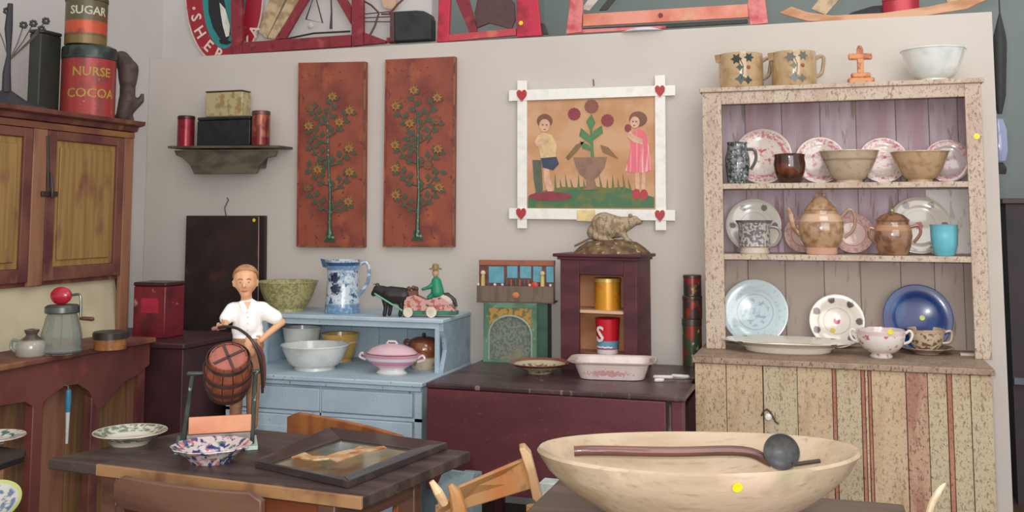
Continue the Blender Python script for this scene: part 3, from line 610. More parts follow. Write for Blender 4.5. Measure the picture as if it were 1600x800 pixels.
# 3 salmon sled
t = thing('sled_frame', 'salmon and pink sled lying along the partition with red end legs', 'sled', onY(1040, 40, YT))
pk2 = mat('sled_worn_pink', (216, 128, 124), .5, layers=[('noise', (196, 70, 84), 12, .5, .64)])
for n, pts, m, dy, th in (('leg', [(892, -60), (909, -60), (910, 14), (908, 50), (884, 53), (889, 14)], pk2, -.03, .03), ('rail', [(910.5, 22), (1168, 6), (1170, 27), (910.5, 41)], salm, -.025, .02),
                      ('runner', [(910, 44), (1168, 30), (1168, 36), (910, 51)], iron, -.005, .02), ('under_rail', [(905, 46), (1040, 40), (1040, 44), (905, 52)], pk2, -.024, .018),
                      ('leg', [(1169, -60), (1188, -60), (1200, 36), (1172, 39), (1168, 10)], pk2, -.03, .03), ('cross_strut', [(908, 14), (920, 17), (985, -60), (960, -60)], paint(206, 196, 184), .02, .01),
                      ('cross_strut', [(935, 17), (948, 16), (1010, -60), (995, -60)], iron, .02, .01)):
    board(n, pts, YT + dy, th, m, t, bev=.003)
board('knot', ell(1032, 24, 4, 4, 12), YT - .0265, .0014, paint(120, 50, 46), t)
cl_ = MB(); cl_.lathe([(0, .022), (.05, .018), (.09, .006), (.11, 0), (0, 0)], 24, Matrix.Translation(onY(1004, 48, YT - .055).to_3d()) , sx=1, sy=.35)
o = obj('folded_cloth', cl_, paint(214, 220, 230)); o.location.z = ZP; tag(o, 'small pale blue-white folded cloth under the salmon sled', 'cloth')
# 4 curved rocker sled with things
t = thing('rocker_sled', 'pale wooden curved rocker sled at the right end of the partition top', 'sled', onY(1380, 25, YT))
rk = [(1217, 20), (1236, 10), (1262, 19), (1300, 24), (1380, 20), (1450, 10), (1500, 0), (1545, -22), (1550, -4), (1510, 14), (1450, 24), (1380, 30), (1300, 34), (1262, 33), (1236, 26)]
board('rocker', rk, YT - .045, .02, mat('pale_rocker_wood', (206, 160, 124), .55, layers=[('noise', (180, 124, 84), (6, 6, 16), .45, .62)]), t, bev=.004)
board('plank', [(1268, 14), (1290, 23), (1345, -40), (1310, -40)], YT + 0, .015, tanw, t)
board('plank', [(1455, -40), (1475, -40), (1500, 2), (1482, 6)], YT + 0, .015, tanw, t)
p = onY(1384, 30, YT + .02); s = mpp(p)
o = obj('domed_tray', MB().lathe([(0, 0), (60 * s, 0), (73 * s, .012), (50 * s, .055), (20 * s, .08), (0, .082)], 32, Matrix.Translation((p.x, 5.222, ZP)), sy=.13), paint(44, 44, 44, .45)); tag(o, 'narrow dark domed tray behind the red tin and rocker sled', 'tray')
p = onY(1408, 28, YT - .02)
t, _, _ = tin('tin', 'small red tin lying among the rocker sled parts on the partition', 1408, -4, 28, 27, YT + .0, ZP, mat('red_tin2', (160, 34, 50), .25, .3), paint(150, 40, 50, .3)); t.scale = (1, .3, 1)
# lantern-like things seen past the right end of the partition
t = thing('hanging_lantern', 'narrow dark hanging piece with blue glass below, past the partition end', 'lantern', onY(1568, 320, YW + .6))
YQ = YW + .6
obj('dark_top', MB().tube([onY(1562, y, YQ) for y in (20, 55, 70, 150, 178)], [.004, .03, .035, .03, .012], 12), paint(48, 52, 50, .6), t, world=True)
obj('glass', MB().lathe([(0, 0), (.03, 0), (.042, .05), (.042, .16), (.025, .22), (0, .225)], 20, Matrix.Translation(onY(1562, 252, YQ))), mat('blue_glass', (150, 160, 190), .15, coat=.5), t, world=True, label='bluish glass chimney')
obj('dark_base', MB().lathe([(0, 0), (.03, 0), (.035, .03), (.02, .06), (0, .06)], 16, Matrix.Translation(onY(1562, 272, YQ))), paint(46, 40, 46), t, world=True)
obj('chain', MB().tube([onY(1562, 20, YQ), onY(1562, 20, YQ) + Vector((0, 0, 1.2))], .004, 6), iron, t, world=True)
t = thing('dark_cupboard', 'tall dark maroon cupboard standing beyond the right end of the partition', 'cupboard', (XR + .75, 6.0, 0))
zq = onY(1590, 310, 5.9).z
obj('carcass', MB().box((XR + .14, 5.9, 0), (XR + 1.4, 6.4, zq - .03)), mat('dark_far', (54, 40, 44), .6, layers=[('noise', (34, 32, 36), 3, .45, .6)]), t, world=True)
obj('top_board', MB().box((XR + .12, 5.88, zq - .029), (XR + 1.42, 6.42, zq)), paint(70, 50, 52), t, world=True, bev=.004)
obj('shelf_edge', MB().box((XR + .14, 5.86, onY(1590, 600, 5.88).z), (XR + 1.4, 5.899, onY(1590, 590, 5.88).z)), paint(96, 104, 116), t, world=True)
# ================================================================== CROCKERY AND SMALL THINGS
def vessel(name, label, cat, px, py, Y, z, prof, m, part='bowl_body', group=None, rot=0, seg=44, sx=1, sy=1, wav=None, base=None):
    """prof: list of (radius px, height px) outside from foot to lip then back down inside"""
    c = base if base is not None else onY(px, py, Y); s = mpp(c)
    loc = (c.x, c.y, z)
    t = thing(name, label, cat, loc, rot, group)
    obj(part, MB().lathe([(r * s, h * s) for r, h in prof], seg, sx=sx, sy=sy, wav=wav), m, t, smooth=40)
    return t, s
def bowlprof(R, h, foot, th=2.2, foothh=4, flare=1.0, curve=.55, lip=1.5):
    p = [(0, 1), (foot * .8, 1), (foot * .85, 0), (foot, 0), (foot * .97, foothh)]
    n = 9
    for i in range(1, n + 1):
        u = i / n; p.append((foot * .97 + (R - foot * .97) * u ** curve, foothh + (h - foothh) * u ** flare))
    p.append((R + lip, h - .5)); p.append((R + lip * .7, h + lip * .6)); p.append((R - th, h))
    for i in range(n, 0, -1):
        u = i / n; p.append((max(foot * .97 + (R - foot * .97) * u ** curve - th, 0), foothh + th + (h - foothh - th) * u ** flare))
    p.append((0, foothh + th)); return p
def handle(t, s, pts, r, m, label=None, flat=1.0, name='handle'):
    return obj(name, MB().tube([(x * s, y * s, z * s) for x, z, y in [(a[0], a[1], a[2] if len(a) > 2 else 0) for a in pts]], r * s, 8, flat=flat), m, t)
def smooth_pts(pts, n=6):
    out = []
    P = [Vector(p) for p in pts]; P = [P[0] * 2 - P[1]] + P + [P[-1] * 2 - P[-2]]
    for i in range(1, len(P) - 2):
        for k in range(n):
            u = k / n; out.append(.5 * ((2 * P[i]) + (P[i + 1] - P[i - 1]) * u + (2 * P[i - 1] - 5 * P[i] + 4 * P[i + 1] - P[i + 2]) * u * u + (3 * P[i] - P[i - 1] - 3 * P[i + 1] + P[i + 2]) * u ** 3))
    out.append(P[-2]); return out
def ear(t, s, pts, r, m, name='handle', w=0, flat=1.0, label=None):     # pts in px (x, z), smoothed
    return obj(name, MB().tube(smooth_pts([(x * s, w * s, z * s) for x, z in pts]), r * s, 8, flat=flat), m, t, label=label)
def standing_plate(name, label, px, pyc, R, zs, m, Yb, tilt=12, group=None, yaw=0, deep=1, cat='plate'):
    c = onY(px, pyc, Yb); s = mpp(c); r = R * s; a = math.radians(90 - tilt)
    # rests on its lower rim, leaning back
    loc = (c.x, Yb - .01, zs + r * math.sin(a) + .001)
    t = thing(name, label, cat, loc, (a, 0, yaw), group)
    d = .014 * deep
    obj('plate_body', MB().lathe([(0, -.004), (r * .52, -.004), (r * .58, -.002), (r * .96, d - .002), (r, d), (r, d + .002), (r * .97, d + .003), (r * .66, .005), (r * .6, .002), (0, .001)], 56), m, t, smooth=40)
    return t, s
def flatplate(name, label, px, py, R, z, m, h=.022, cat='plate', foot=.5, group=None, deep=.6, wav=None, sx=1, sy=1, rot=0):
    c = onZ(px, py, z); s = mpp(c); r = R * s
    t = thing(name, label, cat, (c.x, c.y, z), rot, group)
    obj('plate_body', MB().lathe([(0, .002), (r * foot * .9, .002), (r * foot * .92, 0), (r * foot, 0), (r * (foot + .02), .004), (r * .66, h * .45), (r * .96, h * .93), (r, h), (r * .99, h + .002), (r * .95, h + .001), (r * .64, h * .5 + .003), (r * deep, h * .38 + .002), (r * .5, h * .3), (0, h * .3)], 56, wav=wav, sx=sx, sy=sy), m, t, smooth=40)
    return t, r
G = dict(rough=.18, coat=.6)
# --- top of the dresser
Zt = zt + .022
tanj = (186, 156, 116)
def mug(px, label, dark):
    c = onY(px, 134, YH + .09); s = mpp(c); R = 34 * s
    lay = [('noise', (164, 132, 92), 20, .48, .66)]
    m = mat('stoneware_mug', tanj, layers=lay, **G)
    t = thing('stoneware_mug', label, 'mug', (c.x, YH + .09, Zt), YAW)
    h = 54
    prof = [(0, 0), (33, 0), (34, 2), (34, 40), (33.8, 50), (33.5, h), (31, h), (31, 40), (30.5, 4), (0, 4)]
    obj('mug_body', MB().lathe([(r * s, z * s) for r, z in prof], 40), m, t, smooth=40)
    ear(t, s, [(33, 44), (42, 49), (47, 46), (46, 34), (43, 22), (34, 16)], 3, paint(170, 146, 112, .25, .5))
    obj('spout', MB().prism([(-34 * s, -7 * s, h * s), (-34 * s, 7 * s, h * s), (-41 * s, 0, (h - .5) * s)], (2 * s, 0, -12 * s)), m, t, smooth=0)
    g = mat('flower_motif', dark, rough=.3)
    def motif(n, x, z, r, k=6):
        a = x / 34; P = Vector((34.2 * s * math.sin(a), -34.2 * s * math.cos(a), z * s)); q = Vector((math.sin(a), -math.cos(a), 0)).to_track_quat('Z', 'Y').to_matrix().to_4x4()
        mb = MB(); pts = [Matrix.Translation(P) @ q @ Vector(((r if j % 2 == 0 else r * .55) * s * math.cos(PI * j / k), (r if j % 2 == 0 else r * .55) * s * math.sin(PI * j / k), 0)) for j in range(2 * k)]
        mb.prism(pts, Vector((math.sin(a), -math.cos(a), 0)) * .0012); obj(n, mb, g, t, smooth=0)
    motif('flower', -14, 43, 9); motif('flower', 5, 45, 8); motif('leaf', -9, 30, 6, 4); motif('leaf', -8, 12, 9, 4); motif('leaf', 3, 10, 7, 4)
    obj('stem', MB().tube([(math.sin(x / 34) * 34.3 * s, -math.cos(x / 34) * 34.3 * s, z * s) for x, z in ((-8, 42), (-4, 32), (-5, 20), (-7, 12))], .6 * s, 6), g, t)
    obj('flower', MB().ball((math.sin(.12) * 34 * s, -math.cos(.12) * 34 * s, 30 * s), 3.2 * s, 8), paint(176, 96, 80), t, label='small reddish bud')
mug(1158, 'left of two tan stoneware jugs with dark green flowers on the dresser top', (44, 56, 48))
mug(1241, 'right of two tan stoneware jugs, paler grey flowers, next to the wooden cross', (104, 104, 92))
c = onY(1345, 127, YH + .08); s = mpp(c)
t = thing('wooden_cross', 'small orange-brown carved wooden cross on a stepped foot on the dresser top', 'cross', (c.x, YH + .08, Zt), YAW * .5)
cm = mat('orange_wood', (206, 140, 90), .5, layers=[('noise', (168, 96, 62), 40, .48, .62)])
def bs(n, x0, x1, z0, z1, d, par, m, bev=.0015): return obj(n, MB().box((x0 * s, -d, z0 * s), (x1 * s, d, z1 * s)), m, par, bev=bev)
bs('foot', -19, 19, 0, 10, .03, t, cm, .006); bs('step', -14, 14, 10.1, 18, .022, t, cm, .006); bs('upright', -4.5, 4.5, 18.1, 58, .009, t, cm); bs('crossbar', -18, 18, 39, 49, .011, t, cm, .008)
obj('finial', MB().ball((0, 0, 58 * s), 4 * s, 10), cm, t)
vessel('mixing_bowl', 'white footed bowl on the right of the dresser top', 'bowl', 1459, 122, YH + .1, Zt, bowlprof(47, 50, 22, flare=1.15, curve=.6), mat('white_ironstone', (226, 228, 222), layers=[('noise', (206, 210, 206), 12, .5, .7)], **G))
# --- top shelf
red_t = lambda base, R, s_: mat('red_transfer', base, layers=[('ringnoise', (196, 110, 118), R * .68 * s_, R * .97 * s_, 70, .44, .6), ('ringnoise', (192, 84, 98), 0, R * .42 * s_, 55, .5, .62), ('ringnoise', (204, 140, 140), R * .45 * s_, R * .66 * s_, 80, .58, .68)], rough=.15, coat=.6)
YPl = YBK - .05
sS = mpp(onY(1320, 240, YPl))
for px, R, lab in ((1192, 44, 'pink transfer-printed plate behind the dark mottled jug, top dresser shelf'), (1281, 37, 'pink transfer plate standing behind the brown crock, top dresser shelf'), (1379, 36, 'pink transfer plate standing between the two tan bowls, top dresser shelf'), (1479, 34, 'faint transfer plate at the right end of the top dresser shelf')):
    standing_plate('transfer_plate', lab, px, 240, R, z1, red_t((222, 206, 196) if px < 1400 else (196, 180, 176), R, sS), YPl, group='transfer plates on the top shelf')
YM = YH + .1
t, s = vessel('mottled_jug', 'dark grey mottled jug at the left end of the top dresser shelf', 'jug', 1153, 281, YH + .075, z1, [(0, 0), (15, 0), (16, 2), (17, 14), (19, 30), (19, 40), (16, 52), (15, 60), (16, 65), (14, 65), (13.5, 58), (17, 36), (14, 4), (0, 4)],
       mat('mottled_glaze', (120, 124, 122), layers=[('noise', (52, 60, 62), 55, .46, .56), ('noise', (190, 196, 194), 80, .6, .66)], **G), 'jug_body')
ear(t, s, [(15, 54), (26, 52), (28, 38), (20, 22)], 2.4, paint(92, 92, 90, .2, .5))
vessel('crock', 'small dark brown glazed crock on the top dresser shelf', 'crock', 1234, 281, YM - .02, z1, [(0, 0), (16, 0), (17, 2), (23, 18), (24.5, 30), (23, 40), (24, 45), (22, 46), (21, 40), (22, 30), (15, 4), (0, 4)],
       mat('brown_glaze', (62, 34, 26), layers=[('noise', (110, 54, 32), 18, .5, .66)], rough=.12, coat=.8), 'crock_body')
bm_ = mat('buff_bowl_glaze', (190, 170, 146), layers=[('noise', (172, 150, 126), 30, .5, .66), ('zband', (160, 140, 118), .1, .112)], **G)
vessel('mixing_bowl', 'grey-buff bowl in the middle of the top dresser shelf', 'bowl', 1327, 281, YM, z1, bowlprof(45, 49, 20, flare=1.2, curve=.7), bm_, group='tan bowls on the top shelf')
bm2 = mat('tan_bowl_glaze', (190, 158, 122), layers=[('noise', (168, 136, 102), 30, .5, .66)], **G)
vessel('mixing_bowl', 'warm tan bowl on the right of the top dresser shelf', 'bowl', 1438, 281, YM, z1, bowlprof(43, 47, 19, flare=1.2, curve=.7), bm2, group='tan bowls on the top shelf')
# --- middle shelf
th = lambda R, s_, base=(214, 208, 196): mat('sprigged_plate', base, layers=[('spots', (110, 100, 96), 6, R * .78 * s_, R * .13 * s_), ('ring', (190, 168, 160), R * .5 * s_, R * .53 * s_), ('blob', (170, 100, 100), (0, 0, 0), R * .14 * s_, .8)], rough=.15, coat=.6)
standing_plate('sprigged_plate', 'cream plate with grey sprigs behind the patterned cup, middle dresser shelf', 1178, 352, 42, z2, th(42, sS), YPl)
standing_plate('sprigged_plate', 'larger cream plate with grey sprigs behind the brown sugar pot, middle shelf', 1436, 350, 45, z2, th(45, sS, (202, 192, 178)), YPl)
pkp = mat('pink_saucer', (216, 186, 176), layers=[('ring', (192, 130, 128), .055, .06), ('ringnoise', (200, 150, 146), .06, .1, 60, .45, .6)], rough=.15, coat=.6)
standing_plate('pink_plate', 'pink-edged plate behind the spout of the brown teapot', 1256, 372, 29, z2, pkp, YPl + .0)
standing_plate('pink_plate', 'pink-edged plate behind the handle of the brown teapot', 1333, 370, 31, z2, pkp, YPl + .0)
t, s = vessel('patterned_cup', 'grey checked pot with open top at the left of the middle shelf', 'pot', 1179, 393, YM - .02, z2, [(0, 0), (22, 0), (23, 2), (21, 10), (24, 12), (24, 44), (28, 50), (29, 52), (26, 52), (22, 44), (21, 14), (0, 12)],
       mat('checked_glaze', (190, 184, 176), layers=[('noise', (112, 110, 112), (70, 70, 70), .46, .54), ('zband', (200, 184, 166), -.01, .035), ('zband', (110, 106, 104), .145, .17)], **G), 'pot_body')
ear(t, s, [(24, 42), (35, 40), (40, 30), (33, 16), (24, 12)], 2.4, paint(150, 144, 138, .25, .5))
lust = mat('brown_lustre', (178, 142, 108), layers=[('noise', (142, 104, 74), 28, .46, .62), ('zband', (202, 166, 136), .15, .19), ('zband', (206, 160, 136), 0, .035)], rough=.15, coat=.8)
lus2 = mat('darker_brown_lustre', (150, 112, 84), layers=[('noise', (116, 80, 60), 28, .46, .62), ('zband', (176, 130, 96), .11, .14)], rough=.15, coat=.8)
t, s = vessel('teapot', 'light brown lustre teapot with domed lid in the centre of the middle shelf', 'teapot', 1284, 394, YM - .03, z2, [(0, 0), (22, 0), (24, 3), (24, 10), (31, 22), (34, 36), (34, 50), (28, 62), (25, 65), (25, 68), (20, 68), (0, 66)], lust, 'pot_body', sy=.7)
ld = obj('lid', MB().lathe([(r * s, h * s) for r, h in [(0, 66), (24, 68.2), (25, 70), (22, 74), (15, 82), (9, 88), (6, 90), (0, 90)]], 36, sy=.7), lust, t)
obj('lid_ring', MB().tube([(6 * math.cos(a) * s, 0, (93 + 5 * math.sin(a)) * s) for a in [i * PI / 6 for i in range(12)]], 1.6 * s, 6, closed=True), lust, ld)
ear(t, s, [(-30, 30), (-40, 40), (-44, 54), (-46, 66), (-50, 72)], 4, lust, 'spout')
ear(t, s, [(30, 58), (42, 70), (50, 62), (48, 40), (34, 26)], 2.4, paint(176, 140, 116, .2, .5))
t, s = vessel('sugar_pot', 'darker brown lustre lidded pot beside the turquoise beaker', 'pot', 1396, 395, YM - .03, z2, [(0, 0), (20, 0), (22, 3), (26, 14), (29, 30), (28, 42), (24, 50), (25, 53), (20, 53), (0, 52)], lus2, 'pot_body', sy=.8)
ld = obj('lid', MB().lathe([(r * s, h * s) for r, h in [(0, 52), (25, 53.2), (26, 55), (18, 62), (8, 66), (0, 67)]], 36, sy=.8), lus2, t)
obj('lid_knob', MB().ball((0, 0, 70 * s), 4 * s, 10), paint(150, 140, 100, .2, .5), ld)
ear(t, s, [(26, 44), (38, 46), (40, 34), (30, 20)], 2.4, paint(150, 100, 84, .2, .5)); ear(t, s, [(-26, 40), (-34, 42), (-35, 30), (-27, 20)], 2.2, lus2)
vessel('beaker', 'turquoise blue glazed beaker at the right of the middle shelf', 'beaker', 1476, 398, YH + .055, z2, [(0, 0), (13, 0), (15, 2), (19, 16), (20, 32), (20, 46), (21, 49), (18, 49), (18, 32), (13, 4), (0, 4)], mat('turquoise_glaze', (104, 186, 200), layers=[('zband', (120, 176, 180), .13, .17)], **G), 'beaker_body')
# --- dresser counter
pale_b = mat('pale_blue_plate', (200, 216, 220), layers=[('ringnoise', (150, 178, 196), 0, .075, 50, .5, .62), ('ring', (168, 188, 196), .082, .088), ('ringnoise', (178, 198, 208), .09, .15, 60, .55, .65)], rough=.12, coat=.7)
standing_plate('blue_white_plate', 'large pale blue-white plate standing at the left of the dresser counter', 1180, 480, 50, zc, pale_b, YBK - .06, tilt=9)
sC = mpp(onY(1308, 484, YBK - .07))
thm = mat('thistle_plate', (228, 220, 206), layers=[('spots', (104, 84, 78), 7, 33 * sC, 6.2 * sC), ('ring', (206, 176, 170), 19 * sC, 20.5 * sC), ('blob', (190, 60, 84), (0, 0, 0), 5.5 * sC, .5), ('blob', (214, 190, 60), (-.02, -.045, 0), 4.5 * sC, .6)], rough=.14, coat=.7)
standing_plate('sprigged_plate', 'white plate with dark sprigs and a red centre flower on the counter', 1307, 484, 41, zc, thm, YBK - .07, tilt=9)
cob = mat('cobalt_glaze', (14, 44, 108), layers=[('noise', (34, 92, 150), (9, 5, 9), .52, .7), ('ring', (24, 44, 104), .085, .093), ('ring', (22, 42, 100), .12, .126)], rough=.2, coat=.15, spec=.3)
t, s = standing_plate('blue_plate', 'deep cobalt blue plate standing at the right of the counter', 1433, 483, 51, zc, cob, YBK - .07, tilt=9)
obj('sticker', MB().lathe([(0, .0022), (.012, .0022), (.012, .0034), (0, .0034)], 14, Matrix.Translation((.02, 0, 0))), paint(200, 214, 110), t, label='yellow-green sticker')
t, r = flatplate('platter', 'long oval white platter with dark sprigs lying at the left of the dresser counter', 1231, 549, 101, zc, mat('platter_white', (226, 218, 202), layers=[('spots', (110, 92, 84), 12, .235, .016), ('ring', (196, 160, 150), .292, .298)], rough=.14, coat=.7), h=.05, foot=.62, sy=.56, deep=.7)
obj('sticker', MB().lathe([(0, 0), (.011, 0), (.011, .001), (0, .001)], 14, Matrix.Translation((.03, -r * .56 * .8, .04)) @ Matrix.Rotation(-.5, 4, 'X')), YEL, t, label='yellow sticker')
t, s = vessel('two_handled_cup', 'white footed two-handled sugar bowl with pink flowers on the dresser counter', 'sugar bowl', 1377, 545, YH - .06, zc, [(0, 0), (16, 0), (17, 2), (14, 6), (24, 10), (33, 20), (36, 32), (36.5, 42), (35, 43), (34, 32), (30, 21), (14, 10), (0, 9)],
   mat('pink_flower_cup', (228, 220, 214), layers=[('noise', (186, 104, 112), 34, .58, .64), ('zband', (216, 196, 190), .1, .12)], rough=.14, coat=.7), 'cup_body')
for sg_ in (-1, 1): ear(t, s, [(sg_ * 34, 36), (sg_ * 42, 42), (sg_ * 46, 36), (sg_ * 42, 26), (sg_ * 33, 22)], 2.2, paint(228, 220, 214, .2, .5))
obj('sticker', sticker(0, 0, Vector((12 * s, -34.5 * s, 43 * s)), (.3, -1, .3), .012), YEL, t, label='yellow sticker')
flatplate('saucer', 'tan patterned saucer under the small brown and white teacup', 1448, 552, 40, zc, mat('tan_saucer', (186, 164, 142), layers=[('ring', (150, 118, 96), .085, .09), ('ringnoise', (150, 118, 96), .09, .12, 60, .5, .6)], rough=.15, coat=.6), h=.028, foot=.45)
sau = onZ(1448, 552, zc)
t, s = vessel('teacup', 'small brown and white patterned teacup on the tan saucer', 'cup', 1448, 549, 0, zc + .0095, [(0, 0), (14, 0), (15, 2), (23, 11), (27, 27), (29, 35), (27.5, 35), (25, 25), (14, 5), (0, 5)], mat('brown_cup', (206, 186, 160), layers=[('noise', (122, 92, 74), 46, .5, .58), ('zband', (196, 168, 140), .085, .1)], rough=.15, coat=.6), 'cup_body', base=sau)
ear(t, s, [(26, 30), (36, 32), (37, 23), (33, 15), (22, 13)], 2, paint(206, 186, 160, .2, .5))
obj_c = onZ(1519, 556, zc)
o = obj('card', MB().box((obj_c.x - .05, obj_c.y - .02, zc), (obj_c.x + .04, obj_c.y + .02, zc + .012)), paint(202, 184, 170), bev=.002); tag(o, 'small pale folded card at the right end of the dresser counter', 'card')
# --- stacked tins left of the dresser
def stackmat(a, b, c): return mat('litho_tin', a, .3, .35, layers=[('noise', b, (16, 16, 16), .48, .58), ('noise', c, (22, 22, 22), .6, .66)])
z = TZ; xs_ = 1082
TM = [('tin', 'green and red tall tin at the bottom of the stack beside the dresser', 507, 580, 15.2, stackmat((72, 84, 62), (150, 60, 46), (176, 186, 140))), ('tin', 'dark tin with red fruit, middle of the stack beside the dresser', 472, 507, 15.2, stackmat((74, 60, 56), (160, 56, 46), (90, 96, 70))), ('tin', 'small dark and red tin on top of the stack beside the dresser', 440, 472, 14, stackmat((70, 62, 58), (150, 54, 52), (150, 120, 80)))]
for n, lab, y0_, y1_, r_, m_ in TM:
    t, R, h = tin(n, lab, xs_, y0_, y1_, r_, YBK - .075, z, m_, paint(86, 78, 70, .35, 0, .5), group=None, lidh=.15); z += h
# --- small maroon cabinet, its contents and the beaver
cb = onY(935, 572, 4.80); s = mpp(cb)
CABR = -.14
K = thing('small_cabinet', 'small maroon open-fronted cabinet standing on the drop-leaf table', 'cabinet', (cb.x, 4.80, TZ), CABR)
wf, dp, hc = 64 * s, .215, 168 * s
mk = mat('cabinet_maroon', (92, 44, 50), .45, layers=[('noise', (70, 34, 42), (4, 4, 12), .42, .62)]); inn = mat('cabinet_inside', (204, 150, 110), .6, layers=[('noise', (182, 126, 88), (5, 5, 14), .42, .62)])
f = lambda n, a, b, m=mk, bev=.002, par=K: obj(n, MB().box(a, b), m, par, bev=bev)
f('side_panel', (-wf, .016, 0), (-wf + .014, dp, hc)); f('side_panel', (wf - .014, .016, 0), (wf, dp, hc))
f('stile', (-wf, 0, 0), (-wf + 32 * s, .015, hc)); f('stile', (wf - 22 * s, 0, 0), (wf, .015, hc))
f('bottom_rail', (-wf + 32 * s + .0005, 0, 0), (wf - 22 * s - .0005, .015, 22 * s)); f('top_rail', (-wf + 32 * s + .0005, 0, 145 * s), (wf - 22 * s - .0005, .015, hc))
f('bottom_board', (-wf + .0145, .016, 12 * s), (wf - .0145, dp - .011, 20 * s), inn); f('shelf', (-wf + .0145, .016, 84 * s), (wf - .0145, dp - .011, 89 * s), mat('shelf_edge', (212, 172, 140), .6))
f('back_panel', (-wf + .0145, dp - .01, 0), (wf - .0145, dp, hc), inn, 0)
f('lining', (-wf + .0145, .016, 20 * s), (-wf + .017, dp - .011, 84 * s), inn, 0); f('lining', (wf - .017, .016, 20 * s), (wf - .0145, dp - .011, 84 * s), inn, 0)
f('lining', (-wf + .0145, .016, 89 * s), (-wf + .017, dp - .011, hc), inn, 0); f('lining', (wf - .017, .016, 89 * s), (wf - .0145, dp - .011, hc), inn, 0)
f('cornice', (-wf - .012, -.012, hc), (wf + .012, dp, hc + .014)); f('top_board', (-wf - .03, -.03, hc + .0142), (wf + .03, dp, hc + .03), mk, .005)
Kw = MW[K.name]
def inK(x, y, z): return (Kw @ Vector((x, y, z)))
p = inK(4 * s, .1, 89 * s)
t = thing('tin', 'golden yellow tin on the upper shelf of the small maroon cabinet', 'tin', p, CABR); R = 21 * s; h = 50 * s
obj('can', MB().lathe([(0, 0), (R, 0), (R, h * .86), (0, h * .86)], 32), mat('gold_tin', (214, 150, 44), .28, .3, layers=[('noise', (190, 104, 40), (14, 14, 14), .5, .66)]), t)
obj('lid', MB().lathe([(0, h), (R * .95, h), (R * 1.04, h - .003), (R * 1.04, h * .865), (0, h * .865)], 32), paint(206, 176, 90, .3, 0, .4), t)
p = inK(5 * s, .09, 20.5 * s)
t = thing('tin', 'red tin with white letter S over a blue and white band, lower cabinet shelf', 'tin', p, CABR); R = 19.5 * s; h = 55 * s
obj('can', MB().lathe([(0, 0), (R * .86, 0), (R * .9, h * .38), (R, h * .98), (R * 1.04, h), (R * .9, h), (0, h * .96)], 32), mat('red_s_tin', (200, 30, 44), .28, .1, layers=[('zband', (222, 222, 220), -.02, h * .14), ('zband', (110, 160, 186), h * .14, h * .38), ('noise', (200, 44, 52), 20, .9, .95)]), t)
mb = MB(); cyl_text(mb, 'S', .105, R * .98, h * .36, -.35); obj('letter', mb, paint(240, 232, 224), t, label='letter S')
mb = MB(); cyl_text(mb, '~~~', .05, R * .93, h * .12, 0); obj('wavy_mark', mb, paint(230, 236, 238), t)
# beaver on a mound
zK = TZ + hc + .03
bc = inK(12 * s, .1, 0); sb = s
t = thing('beaver', 'tan beaver figure crouching on a brown mound on top of the small cabinet', 'figurine', (bc.x, bc.y, zK), YAW * .5)
mound = MB(); mound.lathe([(0, 22), (22, 22), (40, 18), (52, 10), (60, 3), (62, 0), (0, 0)], 28, Matrix.Diagonal((s, s * .62, s, 1)))
md = obj('mound', mound, mat('brown_mound', (120, 96, 64), .7, layers=[('noise', (84, 62, 44), 24, .45, .6), ('noise', (176, 160, 130), 40, .62, .68)], bump=.3), t, smooth=60)
fur = mat('beaver_fur', (172, 152, 124), .75, layers=[('noise', (134, 112, 86), (60, 60, 30), .45, .6), ('noise', (200, 182, 154), 90, .6, .68)], bump=.5, bscale=140)
V = lambda x, z, y=0: (x * s, y * s, z * s)
body('body', [(V(-26, 34), 14 * s, V(-12, 44), 22 * s), (V(-12, 44), 22 * s, V(8, 42), 18 * s), (V(8, 42), 17 * s, V(26, 48), 11 * s), (V(26, 48), 10.5 * s, V(36, 52), 8.5 * s), (V(36, 52), 8 * s, V(44, 50), 4.8 * s),
     (V(-24, 28, -9), 7 * s, V(-8, 22, -11), 4 * s), (V(-24, 28, 9), 7 * s, V(-8, 22, 11), 4 * s), (V(16, 36, -7), 6 * s, V(24, 22, -8), 3.6 * s), (V(16, 36, 7), 6 * s, V(24, 22, 8), 3.6 * s), (V(24, 22, -8), 3.4 * s, V(31, 20, -8), 2.6 * s), (V(24, 22, 8), 3.4 * s, V(31, 20, 8), 2.6 * s), (V(-8, 22, -11), 3.6 * s, V(2, 21, -12), 3 * s), (V(-8, 22, 11), 3.6 * s, V(2, 21, 12), 3 * s)], .0045, fur, t, 4)
tl = MB(); tl.prism([V(-28, 26, -6), V(-28, 26, 6), V(-52, 13, 9), V(-60, 10, 5), V(-60, 10, -5), V(-52, 13, -9)], (0, 0, 3 * s)); obj('tail', tl, paint(110, 92, 70, .6), t, bev=.003)
for sg_ in (-1, 1): obj('ear', MB().ball(V(30, 60, 5 * sg_), 3.2 * s, 10), fur, t); obj('eye', MB().ball(V(39, 55, 5.6 * sg_), 1.3 * s, 8), paint(24, 20, 18, .15), t)
obj('nose', MB().ball(V(48, 51), 1.8 * s, 8), paint(50, 40, 36, .3), t)
